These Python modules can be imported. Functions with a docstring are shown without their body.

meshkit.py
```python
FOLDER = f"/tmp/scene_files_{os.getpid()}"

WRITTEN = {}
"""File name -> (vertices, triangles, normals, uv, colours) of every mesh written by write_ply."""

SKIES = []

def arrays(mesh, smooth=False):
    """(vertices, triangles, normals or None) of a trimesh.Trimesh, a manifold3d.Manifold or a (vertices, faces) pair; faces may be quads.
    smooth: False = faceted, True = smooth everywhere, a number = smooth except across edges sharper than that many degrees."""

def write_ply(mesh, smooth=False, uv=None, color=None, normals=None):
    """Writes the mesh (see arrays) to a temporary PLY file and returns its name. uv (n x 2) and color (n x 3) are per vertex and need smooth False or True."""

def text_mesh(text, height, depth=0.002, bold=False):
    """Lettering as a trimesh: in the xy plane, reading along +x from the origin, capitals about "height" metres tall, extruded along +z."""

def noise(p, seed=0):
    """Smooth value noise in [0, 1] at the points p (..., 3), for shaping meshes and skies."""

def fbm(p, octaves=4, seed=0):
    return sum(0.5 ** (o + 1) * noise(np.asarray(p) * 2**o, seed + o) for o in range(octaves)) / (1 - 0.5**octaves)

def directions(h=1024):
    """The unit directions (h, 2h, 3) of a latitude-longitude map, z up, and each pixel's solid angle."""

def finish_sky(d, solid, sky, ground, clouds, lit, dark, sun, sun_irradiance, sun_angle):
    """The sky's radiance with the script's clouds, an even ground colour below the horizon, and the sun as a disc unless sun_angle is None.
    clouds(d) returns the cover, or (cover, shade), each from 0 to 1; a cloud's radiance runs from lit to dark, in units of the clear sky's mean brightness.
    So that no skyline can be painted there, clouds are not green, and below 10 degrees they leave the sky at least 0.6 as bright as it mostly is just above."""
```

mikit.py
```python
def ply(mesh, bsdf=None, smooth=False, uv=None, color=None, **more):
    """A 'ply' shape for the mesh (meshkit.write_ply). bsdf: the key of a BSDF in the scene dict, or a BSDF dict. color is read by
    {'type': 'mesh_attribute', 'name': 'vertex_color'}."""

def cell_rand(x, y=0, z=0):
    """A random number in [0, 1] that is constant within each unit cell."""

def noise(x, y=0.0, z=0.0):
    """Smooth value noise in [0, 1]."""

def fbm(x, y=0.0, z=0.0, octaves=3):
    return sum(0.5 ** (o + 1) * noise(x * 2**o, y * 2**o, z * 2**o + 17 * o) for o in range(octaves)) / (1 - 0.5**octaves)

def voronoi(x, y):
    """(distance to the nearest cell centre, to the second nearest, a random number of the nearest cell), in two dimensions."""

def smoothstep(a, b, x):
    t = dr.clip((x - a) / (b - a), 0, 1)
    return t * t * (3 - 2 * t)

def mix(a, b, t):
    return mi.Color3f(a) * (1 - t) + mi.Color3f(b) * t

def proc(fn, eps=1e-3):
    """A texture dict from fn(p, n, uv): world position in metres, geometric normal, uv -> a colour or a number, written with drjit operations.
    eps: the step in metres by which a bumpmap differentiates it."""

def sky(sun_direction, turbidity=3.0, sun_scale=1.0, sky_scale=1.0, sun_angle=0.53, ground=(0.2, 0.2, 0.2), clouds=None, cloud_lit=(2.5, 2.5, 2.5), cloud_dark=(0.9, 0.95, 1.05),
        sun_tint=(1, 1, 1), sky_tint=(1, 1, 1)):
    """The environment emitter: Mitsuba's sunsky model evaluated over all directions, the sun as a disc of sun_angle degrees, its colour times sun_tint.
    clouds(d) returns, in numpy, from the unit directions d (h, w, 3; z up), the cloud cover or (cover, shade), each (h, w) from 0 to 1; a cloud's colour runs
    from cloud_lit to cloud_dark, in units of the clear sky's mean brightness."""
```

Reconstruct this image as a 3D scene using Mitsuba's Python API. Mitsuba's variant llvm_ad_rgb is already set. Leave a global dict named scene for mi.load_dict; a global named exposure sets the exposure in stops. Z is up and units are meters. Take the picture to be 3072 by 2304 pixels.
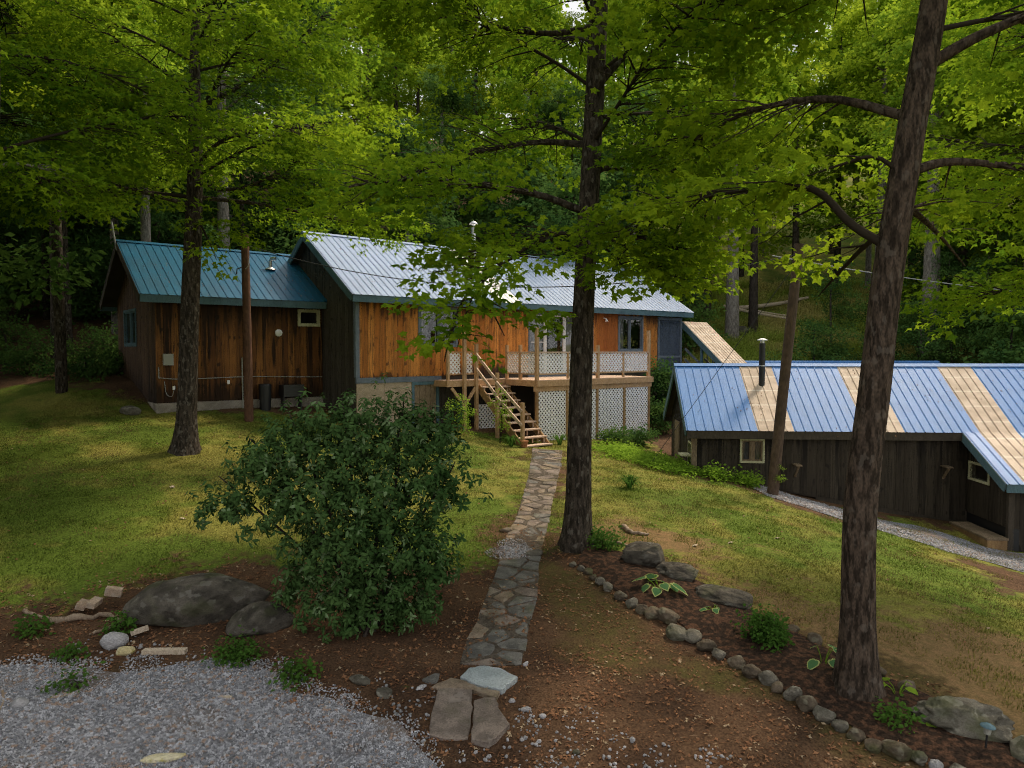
import math
import numpy as np, drjit as dr, mitsuba as mi, trimesh, shapely
from shapely.geometry import Polygon, LineString, MultiPoint, box as sbox
from scipy.interpolate import RBFInterpolator
from scipy.ndimage import gaussian_filter, map_coordinates
import mikit, meshkit
from mikit import proc, noise, fbm, voronoi, cell_rand, smoothstep, mix

T = mi.ScalarTransform4f
scene, labels, USED = {}, {}, {}

# ---------------------------------------------------------------- camera, sky, exposure
CZ = 4.0
_pt = math.radians(2.63)
scene['camera'] = {'type': 'perspective', 'fov': 71.0, 'fov_axis': 'x', 'near_clip': 0.05, 'far_clip': 600.0,
                   'to_world': T().look_at(origin=[0, 0, CZ], target=[0, math.cos(_pt), CZ - math.sin(_pt)], up=[0, 0, 1])}
scene['sky'] = mikit.sky([0.45, 0.42, 0.8], turbidity=3, sun_scale=0.55, sun_angle=9, clouds=lambda d: 1.0,
                         cloud_lit=(2.5, 2.5, 2.5), ground=(0.08, 0.09, 0.05))
exposure = 2.2

# ---------------------------------------------------------------- helpers
ORD = ['first', 'second', 'third', 'fourth', 'fifth', 'sixth', 'seventh', 'eighth', 'ninth', 'tenth', 'eleventh', 'twelfth', 'thirteenth', 'fourteenth', 'fifteenth', 'sixteenth', 'seventeenth', 'eighteenth', 'nineteenth', 'twentieth']
ORD += ['twenty-' + o for o in ORD[:9]] + ['thirtieth', 'thirty-first']
def num(name):
    n = USED.get(name, 0); USED[name] = n + 1
    return name if n == 0 else f'{name}_{n:03d}'

def tag(key, label=None, cat=None, group=None, kind=None):
    d = labels.setdefault(key, {})
    for k, v in (('label', label), ('category', cat), ('group', group), ('kind', kind)):
        if v: d[k] = v
    return key

def put(key, mesh, m, smooth=False, uv=None):
    scene[key] = mikit.ply(mesh, m, smooth=smooth, uv=uv)
    return key

def part(parent, name, mesh, m, smooth=False):
    return put(num(parent + '__' + name), mesh, m, smooth)

class MB:
    """collects pieces into one mesh"""
    def __init__(s): s.v, s.f, s.n = [], [], 0
    def add(s, v, f):
        v = np.asarray(v, float); f = np.asarray(f, int)
        if f.shape[1] == 4: f = np.vstack([f[:, [0, 1, 2]], f[:, [0, 2, 3]]])
        s.v.append(v); s.f.append(f + s.n); s.n += len(v); return s
    def get(s): return np.vstack(s.v), np.vstack(s.f)

HF = np.array([[0, 3, 2, 1], [4, 5, 6, 7], [0, 1, 5, 4], [1, 2, 6, 5], [2, 3, 7, 6], [3, 0, 4, 7]])

class Frame:
    """building frame: t along a wall, w out of it, z relative to eye height"""
    def __init__(s, O, U, N): s.O, s.U, s.N = np.array(O, float), np.array(U, float), np.array(N, float)
    def __call__(s, t, w, z): return s.O + s.U * t + s.N * w + np.array([0, 0, z])
    def hexa(s, t0, t1, w0, w1, zb, zt):
        zb = zb if isinstance(zb, tuple) else (zb, zb); zt = zt if isinstance(zt, tuple) else (zt, zt)
        v = [s(t0, w1, zb[0]), s(t1, w1, zb[1]), s(t1, w0, zb[1]), s(t0, w0, zb[0]),
             s(t0, w1, zt[0]), s(t1, w1, zt[1]), s(t1, w0, zt[1]), s(t0, w0, zt[0])]
        return np.array(v), HF
    def beam(s, a, b, wid, hgt):
        """bar between two (t,w,z) points, wid across, hgt upright"""
        a, b = s(*a), s(*b); return bar(a, b, wid, hgt)

def bar(a, b, wid, hgt, up=(0, 0, 1)):
    a, b = np.array(a, float), np.array(b, float); d = b - a; d /= np.linalg.norm(d)
    x = np.cross(d, up); n = np.linalg.norm(x); x = x / n if n > 1e-6 else np.array([1., 0, 0]); u = np.cross(x, d)
    v = [p + x * (i * wid / 2) + u * (j * hgt / 2) for p in (a, b) for i, j in ((-1, -1), (1, -1), (1, 1), (-1, 1))]
    return np.array(v), HF

def tube(P, R, sides=8, cap=True):
    P = np.asarray(P, float); R = np.broadcast_to(np.asarray(R, float), (len(P),))
    t = np.gradient(P, axis=0); t /= np.linalg.norm(t, axis=1, keepdims=True) + 1e-12
    a = np.zeros_like(P); ref = np.array([1., 0, 0]) if abs(t[0][0]) < .8 else np.array([0, 1., 0])
    for i in range(len(P)):
        x = ref - t[i] * (ref @ t[i]); x /= np.linalg.norm(x) + 1e-12; a[i] = x; ref = x
    b = np.cross(t, a); ang = np.arange(sides) * 2 * np.pi / sides
    v = P[:, None] + R[:, None, None] * (np.cos(ang)[None, :, None] * a[:, None] + np.sin(ang)[None, :, None] * b[:, None])
    i, j = np.meshgrid(np.arange(len(P) - 1), np.arange(sides), indexing='ij')
    q = np.stack([i * sides + j, i * sides + (j + 1) % sides, (i + 1) * sides + (j + 1) % sides, (i + 1) * sides + j], -1).reshape(-1, 4)
    V = v.reshape(-1, 3); f = np.vstack([q[:, [0, 1, 2]], q[:, [0, 2, 3]]])
    if cap:
        n = len(V); V = np.vstack([V, P[:1], P[-1:]]); k = np.arange(sides); last = (len(P) - 1) * sides
        f = np.vstack([f, np.stack([k * 0 + n, (k + 1) % sides, k], 1), np.stack([k * 0 + n + 1, last + k, last + (k + 1) % sides], 1)])
    return V, f

def curve(pts, n):
    """Catmull-Rom through the points"""
    P = np.asarray(pts, float); P = np.vstack([2 * P[0] - P[1], P, 2 * P[-1] - P[-2]]); out = []
    m = len(P) - 3
    for u in np.linspace(0, m - 1e-9, n):
        i = int(u); t = u - i; a, b, c, d = P[i:i + 4]
        out.append(.5 * (2 * b + (c - a) * t + (2 * a - 5 * b + 4 * c - d) * t * t + (3 * b - a - 3 * c + d) * t ** 3))
    return np.array(out)

def prism(poly, z0, z1, inset=0.0):
    """shapely polygon -> upright prism (v, f), top inset for a chamfer"""
    m = trimesh.creation.extrude_polygon(poly, z1 - z0, engine='earcut')
    return np.array(m.vertices) + [0, 0, z0], np.array(m.faces)

def rock(rng, sx, sy, sz, sub=3, rough=.22, facets=6, lo=.62):
    m = trimesh.creation.icosphere(subdivisions=sub); v = np.array(m.vertices)
    off = rng.uniform(0, 100, 3)
    k = 1 + rough * 2 * (meshkit.fbm(v * 1.1 + off, 3) - .5) + rough * .7 * (meshkit.fbm(v * 3.1 + off, 2) - .5)
    k = k + rough * .45 * (meshkit.fbm(v * 6 + off, 3) - .5)
    for _ in range(facets):                 # broken facets
        d = rng.normal(size=3); d /= np.linalg.norm(d); c = rng.uniform(lo, .9)
        p = (v * k[:, None]) @ d; k = np.where(p > c, k * (c + .12 * (p - c)) / np.maximum(p, 1e-6), k)
    return v * k[:, None] * [sx, sy, sz], np.array(m.faces)

def rotz(v, a):
    c, s = math.cos(a), math.sin(a); return np.asarray(v) @ np.array([[c, s, 0], [-s, c, 0], [0, 0, 1]])

# ---------------------------------------------------------------- terrain (heights of the place, metres)
CP = np.array([(0,3,.0),(-6,3,.05),(8,3,-.1),(0,-8,0),(-10,-8,0),(12,-8,-.6),(-.44,7.3,.27),(-1.7,8.6,.45),(-5,9,.5),(-6,12,.93),(-8,17,1.6),(-7.6,16.8,1.6),
(-7.5,20.5,2.0),(-10,20,2.25),(-14,23,3.2),(-12.2,21,2.75),(-16,22,2.7),(-17,27,3.7),(-11.8,23.2,3.3),(-4.65,21.4,1.75),(-2.35,23.2,1.66),(.8,21.7,1.07),
(.8,22.7,1.1),(5.1,26.2,.75),(7.3,31.1,1.4),(.5,19.5,1.08),(.3,16,.93),(0,12,.68),(-.2,9,.47),(1.1,12,.72),(4.2,11,.5),(3.6,7.5,.36),(6.6,9.3,.15),
(10.8,15.1,-.6),(6.2,17.2,.55),(4.5,18.8,.86),(8.5,18.3,-.1),(12,17,-.72),(16,14,-.9),(12,8,-.35),(20,8,-1),(5,24,.7),(10,23.5,.4),(16,24,.4),(3.5,15,.82),
(14,36,3.3),(17,45,6.2),(12,40,4.6),(25,45,6.8),(35,40,6),(25,30,1.8),(0,38,4.6),(-12,36,5.5),(0,60,15),(-25,50,12),(25,70,16),(0,100,32),(60,100,32),(-60,100,32),
(-40,30,6),(-40,10,3),(-25,12,2.2),(-20,5,1),(40,10,-1.5),(60,40,6),(-80,40,14),(0,-40,0),(-50,-40,0),(50,-40,-2),(0,160,50),(90,160,50),(-90,160,50),(-100,-10,6),(100,-10,-2),
(-9,13,1.2),(-3,14,.95),(-3,18,1.3),(-12,15,1.5)], float)
_rb = RBFInterpolator(CP[:, :2] / 10, CP[:, 2], kernel='linear', smoothing=.02)
GX0, GY0, GS = -130.0, -60.0, .6
_nx, _ny = int(260 / GS) + 1, int(240 / GS) + 1
_gx, _gy = np.meshgrid(GX0 + np.arange(_nx) * GS, GY0 + np.arange(_ny) * GS, indexing='ij')
GRID = gaussian_filter(_rb(np.stack([_gx.ravel(), _gy.ravel()], 1) / 10.).reshape(_nx, _ny), 1.1)

def gz(x, y):
    x, y = np.asarray(x, float), np.asarray(y, float)
    sh = np.broadcast(x, y).shape; x, y = np.broadcast_arrays(x, y)
    return map_coordinates(GRID, [(x.ravel() - GX0) / GS, (y.ravel() - GY0) / GS], order=1, mode='nearest').reshape(sh)

def rel(x, y, amp=.03):
    """ground with its small unevenness"""
    x, y = np.asarray(x, float), np.asarray(y, float)
    p = np.stack([x, y, 0 * x], -1)
    return gz(x, y) + amp * (meshkit.fbm(p * 1.3, 3, 5) - .5) * 2
# ---------------------------------------------------------------- materials
def two(b): return {'type': 'twosided', 'bsdf': b}
def pr(col, rough=.8, spec=.3, **k):
    c = col if isinstance(col, dict) else {'type': 'rgb', 'value': list(col)}
    return {'type': 'principled', 'base_color': c, 'roughness': rough, 'specular': spec, **k}
def mat(key, b): scene[key] = b; return key
def bump(b, fn, scale, eps=2e-3): return {'type': 'bumpmap', 'arbitrary': proc(fn, eps), 'scale': scale, 'bsdf': b}

def lawn_col(p):
    n1 = fbm(p.x * .55 + 3, p.y * .55, 0.0, 3); n2 = fbm(p.x * 2.3, p.y * 2.3 + 9, 0.0, 3); n3 = noise(p.x * 60, p.y * 60)
    c = mix((.085, .125, .018), (.185, .175, .04), smoothstep(.3, .7, n1 + (n2 - .5) * .5))
    c = mix(c, (.085, .115, .016), smoothstep(.45, .8, fbm(p.x * 1.4, p.y * 1.4 + 25, 0.0, 3)) * .6)
    return c * (.55 + .9 * n3)

def ground_fn(p, n, uv):
    w1 = fbm(p.x * 1.7, p.y * 1.7, 0.0, 4); w2 = noise(p.x * 14, p.y * 14); fine = noise(p.x * 70, p.y * 70, 1.0)
    lawn = lawn_col(p)
    tan = mix((.21, .13, .065), (.15, .105, .045), w2) * (.7 + .6 * fine)
    lawn = mix(lawn, tan, smoothstep(.35, .75, uv.y + (w1 - .5) * 1.1 + (w2 - .5) * .3))
    dirt = mix((.055, .032, .02), (.105, .061, .035), smoothstep(.2, .85, w1)) * (.55 + .9 * fine)
    moss = mix((.07, .062, .02), (.085, .055, .026), w2) * (.6 + .8 * fine)
    dirt = mix(dirt, moss, smoothstep(.45, .8, uv.y * .6 + fbm(p.x * .9, p.y * .9 + 40, 0.0, 3) * .8 - .1))
    return mix(lawn, dirt, smoothstep(.35, .65, uv.x + (w1 - .5) * .9 + (w2 - .5) * .25))
mat('ground_mat', two(pr(proc(ground_fn), .95, .1)))

def mulch_fn(p, n, uv):
    w = noise(p.x * 22, p.y * 22); f = noise(p.x * 75, p.y * 75)
    return mix((.028, .018, .013), (.07, .038, .024), smoothstep(.35, .8, w)) * (.5 + f)
mat('mulch_mat', two(pr(proc(mulch_fn), .95, .1)))
def soil_fn(p, n, uv): return mix((.055, .045, .035), (.12, .10, .08), noise(p.x * 30, p.y * 30)) * (.6 + .8 * noise(p.x * 90, p.y * 90))
mat('soil_mat', two(pr(proc(soil_fn), .95, .1)))

def gravel_fn(p, n, uv):
    d1, d2, r = voronoi(p.x * 38, p.y * 38)
    b = fbm(p.x * 1.3, p.y * 1.3, 0.0, 3)
    c = mix((.13, .13, .142), (.33, .335, .375), r) * (.45 + .55 * smoothstep(.02, .25, d2 - d1))
    return mix(c, (.15, .10, .065), smoothstep(.52, .72, b) * .6)
mat('gravel_mat', two(pr(proc(gravel_fn), .9, .2)))
def pebble_fn(p, n, uv):
    r = cell_rand(p.x * 30, p.y * 30, 3.0); h = cell_rand(p.x * 30 + .5, p.y * 30, 7.0)
    c = mix((.15, .15, .158), (.48, .48, .51), r)
    return mix(c, (.33, .24, .19), smoothstep(.82, .9, h))
mat('pebble_mat', two(pr(proc(pebble_fn), .8, .3)))

def stone_mat(key, a, b, lichen=(.42, .43, .38), amt=.5, moss=0.0):
    def fn(p, n, uv):
        w = fbm(p.x * 7, p.y * 7, p.z * 7, 3); f = noise(p.x * 90, p.y * 90, p.z * 90)
        c = mix(a, b, smoothstep(.25, .75, w)) * (.7 + .6 * f)
        c = mix(c, lichen, smoothstep(.60, .72, fbm(p.x * 11 + 7, p.y * 11, p.z * 11, 3)) * amt)
        return mix(c, (.06, .075, .02), smoothstep(.5, .7, fbm(p.x * 4, p.y * 4 + 30, p.z * 4, 3)) * moss)
    def h(p, n, uv): return fbm(p.x * 26, p.y * 26, p.z * 26, 3)
    mat(key, two(bump(pr(proc(fn), .88, .25), h, .02)))
stone_mat('rock_dark', (.042, .037, .030), (.105, .093, .076), (.20, .19, .165), .45, .3)
stone_mat('rock_grey', (.075, .068, .053), (.17, .155, .125), (.30, .29, .24), .5, .45)
stone_mat('rock_brown', (.06, .047, .033), (.14, .11, .078), (.24, .23, .17), .35, .5)
stone_mat('rock_pale', (.19, .19, .195), (.38, .37, .38), (.5, .5, .5), .3)
stone_mat('rock_yellow', (.45, .38, .20), (.60, .55, .38), (.36, .31, .06), .75)
stone_mat('flag_grey', (.085, .082, .075), (.17, .16, .145), (.25, .24, .21), .35, .3)
stone_mat('flag_tan', (.15, .115, .08), (.26, .20, .15), (.33, .29, .24), .35, .25)
stone_mat('flag_warm', (.13, .105, .088), (.23, .185, .155), (.31, .27, .24), .35, .25)
stone_mat('flag_blue', (.27, .31, .32), (.36, .40, .41), (.26, .29, .28), .5)
stone_mat('concrete', (.25, .22, .19), (.36, .32, .27), (.22, .19, .15), .35)
stone_mat('plaster', (.36, .285, .205), (.44, .35, .26), (.30, .24, .18), .3)
stone_mat('brick_old', (.30, .22, .16), (.42, .32, .24), (.36, .33, .28), .4)

MU, MN = np.array([.777, .629, 0]), np.array([.629, -.777, 0])
SU = np.array([math.cos(math.radians(4.5)), -math.sin(math.radians(4.5)), 0]); SN = np.array([SU[1], -SU[0], 0])

def siding(key, U, N, O, z0, z1, light, mid, dark, stain_top, stain_bot, bw, streak=.5, redden=0.0):
    """weathered upright boards: grain and tone of each board, black mildew below the eave and above the splash line"""
    O = np.array(O)
    def fn(p, n, uv):
        q = p - mi.Point3f(*O.tolist())
        tu = q.x * U[0] + q.y * U[1]; tn = q.x * N[0] + q.y * N[1]
        onu = dr.abs(n.x * N[0] + n.y * N[1]) > .7
        t = dr.select(onu, tu, tn + 31.7); z = p.z
        k = dr.floor(t / bw); r = cell_rand(k, 3.0); r2 = cell_rand(k, 8.0)
        gr = fbm(t * 55 + 9 * r, z * 1.6 + 40 * r, 0.0, 3); fine = noise(t * 160, z * 7 + 9 * r)
        c = mix(mid, light, smoothstep(.15, .8, r * .55 + gr * .55))
        c = mix(c, dark, smoothstep(.53, .70, gr + (r2 - .5) * .12) * .6)
        kn = noise(t * 16 + 50 * r, z * 5)                                   # knots
        c = mix(c, dark, smoothstep(.84, .93, kn) * .8)
        st = fbm(t * 9 + 70 * r2, z * .75, 4.0, 3)                         # streaks
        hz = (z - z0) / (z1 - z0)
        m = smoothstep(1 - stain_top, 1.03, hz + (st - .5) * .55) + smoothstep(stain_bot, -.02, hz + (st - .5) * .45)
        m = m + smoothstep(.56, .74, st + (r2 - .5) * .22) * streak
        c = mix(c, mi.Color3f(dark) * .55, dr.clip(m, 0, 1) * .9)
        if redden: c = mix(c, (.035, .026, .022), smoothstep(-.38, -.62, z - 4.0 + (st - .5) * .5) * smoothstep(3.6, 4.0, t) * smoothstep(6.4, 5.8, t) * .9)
        if redden: c = mix(c, mi.Color3f(.30, .085, .022), smoothstep(9.8, 10.6, t) * smoothstep(12.2, 11.2, t) * redden)
        return c * (.78 + .44 * fine)
    def h(p, n, uv):
        t = (p.x - O[0]) * U[0] + (p.y - O[1]) * U[1] + (p.x - O[0]) * N[0] + (p.y - O[1]) * N[1]
        return fbm(t * 60, p.z * 2, 0.0, 2)
    mat(key, two(bump(pr(proc(fn), .75, .25), h, .004)))

MA = np.array([-4.65, 21.4, CZ]); LA = MA - MU * 4.96 - MN * 2.3; SA = np.array([4.54, 18.7, CZ])
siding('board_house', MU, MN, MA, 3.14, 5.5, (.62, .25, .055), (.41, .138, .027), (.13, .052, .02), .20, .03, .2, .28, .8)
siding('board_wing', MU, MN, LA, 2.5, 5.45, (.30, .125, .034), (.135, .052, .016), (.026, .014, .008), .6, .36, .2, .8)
siding('board_gable', MU, MN, LA, 2.5, 6.9, (.13, .075, .045), (.075, .042, .026), (.03, .018, .012), .2, .3, .2)
siding('board_grey', MU, MN, MA + [0, 0, 0], 1.2, 8, (.085, .074, .06), (.055, .047, .038), (.024, .02, .017), .1, .15, .2, .5)
siding('board_shed', SU, SN, SA, -.6, 2.0, (.065, .052, .038), (.04, .031, .022), (.018, .014, .011), .25, .0, .2, .6)

def timber_mat(key, a, b, dark, axis='any', rough=.75):
    def fn(p, n, uv):
        g = fbm(p.x * 40 + p.y * 40, p.y * 13 - p.x * 13, p.z * 9, 3); f = noise(p.x * 120, p.y * 120, p.z * 60)
        c = mix(a, b, smoothstep(.2, .8, g)); w = fbm(p.x * 2.1, p.y * 2.1, p.z * 2.1, 3)
        return mix(c, dark, smoothstep(.5, .75, w) * .6) * (.8 + .4 * f)
    mat(key, two(pr(proc(fn), rough, .3)))
timber_mat('deck_wood', (.42, .25, .125), (.55, .36, .20), (.30, .19, .11))
timber_mat('deck_board', (.52, .36, .25), (.66, .50, .38), (.42, .30, .22))
timber_mat('post_wood', (.27, .16, .07), (.38, .24, .11), (.16, .095, .05))
timber_mat('old_wood', (.17, .125, .08), (.26, .19, .125), (.10, .075, .05))
timber_mat('pole_wood', (.085, .042, .026), (.15, .072, .042), (.055, .03, .02))
timber_mat('pole_grey', (.07, .046, .033), (.12, .078, .055), (.045, .03, .023))
timber_mat('dark_wood', (.05, .04, .03), (.075, .06, .045), (.03, .025, .02))
timber_mat('log_pale', (.40, .32, .23), (.55, .46, .36), (.26, .20, .15))
timber_mat('root_wood', (.20, .145, .10), (.34, .26, .19), (.12, .085, .06))
timber_mat('blue_trim', (.075, .135, .165), (.10, .175, .21), (.055, .095, .12))
timber_mat('blue_grey', (.125, .15, .185), (.165, .195, .235), (.09, .11, .14))
timber_mat('cream_trim', (.45, .43, .27), (.55, .53, .35), (.34, .32, .21))
timber_mat('white_trim', (.55, .56, .57), (.68, .69, .70), (.45, .46, .47))
mat('white_plastic', two(pr((.84, .83, .84), .45, .4)))
mat('dark_room', two(pr((.03, .028, .026), .9, .1)))
def curtain_fn(p, n, uv): return mi.Color3f(.10, .105, .11) * (.8 + .3 * noise(p.x * 9, p.y * 9))
mat('curtain', two(pr(proc(curtain_fn), .95, .1)))
mat('screen_mat', two(pr((.075, .095, .13), .8, .2)))
mat('pane', {'type': 'thindielectric', 'int_ior': 1.52})
mat('black_metal', two(pr((.018, .018, .02), .4, .5)))
mat('wire_mat', two(pr((.03, .03, .032), .6, .4)))
mat('wire_pale', two(pr((.36, .36, .35), .5, .4)))
mat('steel', {'type': 'twosided', 'bsdf': {'type': 'roughconductor', 'material': 'Al', 'alpha': .28, 'specular_reflectance': {'type': 'rgb', 'value': [.75, .76, .78]}}})
mat('grey_paint', two(pr((.33, .33, .29), .5, .4)))
mat('terracotta', two(pr((.36, .15, .07), .8, .2)))

def roof_mat(key, col, rough, spec, dirt):
    def fn(p, n, uv):
        s = fbm(p.x * 3 + p.y * 2, p.y * 3, p.z * 1.2, 3); f = noise(p.x * 30, p.y * 30, p.z * 30)
        return mix(col, [c * .62 + .02 for c in col], smoothstep(.35, .75, s) * dirt) * (.93 + .14 * f)
    mat(key, two(pr(proc(fn), rough, spec)))
roof_mat('roof_house', (.27, .35, .50), .24, .95, .3)
roof_mat('roof_wing', (.016, .11, .21), .36, .45, .5)
roof_mat('roof_shed', (.095, .24, .54), .5, .28, .3)
def fiber_fn(p, n, uv):
    s = fbm(p.x * 4, p.y * 4, p.z * 4, 3); b = dr.abs(p.z * 2.75 - dr.round(p.z * 2.75))
    c = mix((.40, .31, .225), (.55, .44, .34), smoothstep(.25, .7, s))
    return mix(c, (.66, .60, .50), smoothstep(.06, .02, b) * .7)
mat('fiber_panel', two(pr(proc(fiber_fn), .6, .35)))
def glare_w(p, n, uv): return mix((.62, .62, .58), (.74, .73, .68), fbm(p.x * 4, p.y * 4, p.z * 4, 3))
mat('glare_white', two(pr(proc(glare_w), .4, .5)))  # white panel stands in for sky glare on the house roof

def bark_mat(key, a, b, patch, amt):
    def fn(p, n, uv):
        r = fbm(p.x * 34, p.y * 34, p.z * 6, 3); f = noise(p.x * 110, p.y * 110, p.z * 40)
        c = mix(a, b, smoothstep(.3, .7, r)) * (.6 + .8 * f)
        return mix(c, patch, smoothstep(.60, .70, fbm(p.x * 19 + 5, p.y * 19, p.z * 9, 3)) * amt)
    def h(p, n, uv): return fbm(p.x * 40, p.y * 40, p.z * 7, 3)
    mat(key, two(bump(pr(proc(fn), .92, .15), h, .03)))
bark_mat('bark_maple', (.024, .019, .014), (.075, .06, .047), (.19, .175, .15), .5)
bark_mat('bark_red', (.026, .019, .014), (.09, .066, .05), (.19, .165, .14), .3)
bark_mat('bark_grey', (.13, .115, .10), (.26, .235, .21), (.33, .31, .28), .4)
bark_mat('bark_dark', (.028, .022, .018), (.065, .053, .044), (.09, .08, .07), .3)
mat('twig_mat', two(pr((.035, .028, .02), .9, .1)))

def leaf_mat(key, a, b, trans=1.0, rough=.55, patch=None, fx=5.0, spec=.3):
    def fn(p, n, uv):
        r = cell_rand(p.x * fx, p.y * fx, p.z * fx); w = fbm(p.x * .35, p.y * .35, p.z * .35, 2)
        c = mix(a, b, dr.clip(r * .6 + (w - .3) * 1.0, 0, 1))
        return c if patch is None else mix(c, patch, smoothstep(.9, .97, cell_rand(p.x * fx + 3, p.y * fx, p.z * fx)))
    mat(key, {'type': 'principledthin', 'base_color': proc(fn), 'roughness': rough, 'diff_trans': trans, 'spec_trans': 0.0, 'eta': 1.4})
leaf_mat('leaf_maple', (.095, .215, .015), (.31, .425, .02), 1.15, .6)
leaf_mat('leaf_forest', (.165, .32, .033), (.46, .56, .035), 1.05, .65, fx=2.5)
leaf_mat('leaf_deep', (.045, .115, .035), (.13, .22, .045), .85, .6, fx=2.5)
leaf_mat('leaf_bush', (.032, .076, .021), (.092, .16, .05), .35, .25, patch=(.17, .25, .12), fx=9.0)
leaf_mat('leaf_bright', (.20, .36, .035), (.34, .50, .06), 1.0, .5, fx=9.0)
leaf_mat('leaf_blade', (.06, .14, .025), (.10, .20, .035), .9, .45, fx=9.0)
leaf_mat('leaf_hosta', (.085, .20, .085), (.12, .25, .10), .7, .4, fx=3.0)
leaf_mat('leaf_hosta_edge', (.40, .46, .17), (.45, .5, .2), .7, .4, fx=3.0)
def grass_fn(p, n, uv):
    k = cell_rand(p.x * 45, p.y * 45, 2.0)
    return mix(lawn_col(p) * (.6 + 1.1 * k), (.25, .19, .085), smoothstep(.58, .8, fbm(p.x * 1.1, p.y * 1.1 + 60, 0.0, 3) + (k - .5) * .4) * .7)
mat('grass_mat', {'type': 'principledthin', 'base_color': proc(grass_fn), 'roughness': .7, 'diff_trans': .8, 'spec_trans': 0.0, 'eta': 1.3})
def tallgrass_fn(p, n, uv):
    return mix((.28, .36, .06), (.50, .45, .16), smoothstep(.35, .7, fbm(p.x * .5, p.y * .5, 0.0, 3)))
mat('tallgrass_mat', {'type': 'principledthin', 'base_color': proc(tallgrass_fn), 'roughness': .7, 'diff_trans': .9, 'spec_trans': 0.0, 'eta': 1.3})
def litter_fn(p, n, uv):
    r = cell_rand(p.x * 14, p.y * 14, 1.0)
    return mix(mix((.11, .05, .025), (.26, .13, .065), r), (.36, .27, .17), smoothstep(.88, .95, cell_rand(p.x * 14, p.y * 14, 5.0)))
mat('litter_mat', two(pr(proc(litter_fn), .85, .2)))

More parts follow.
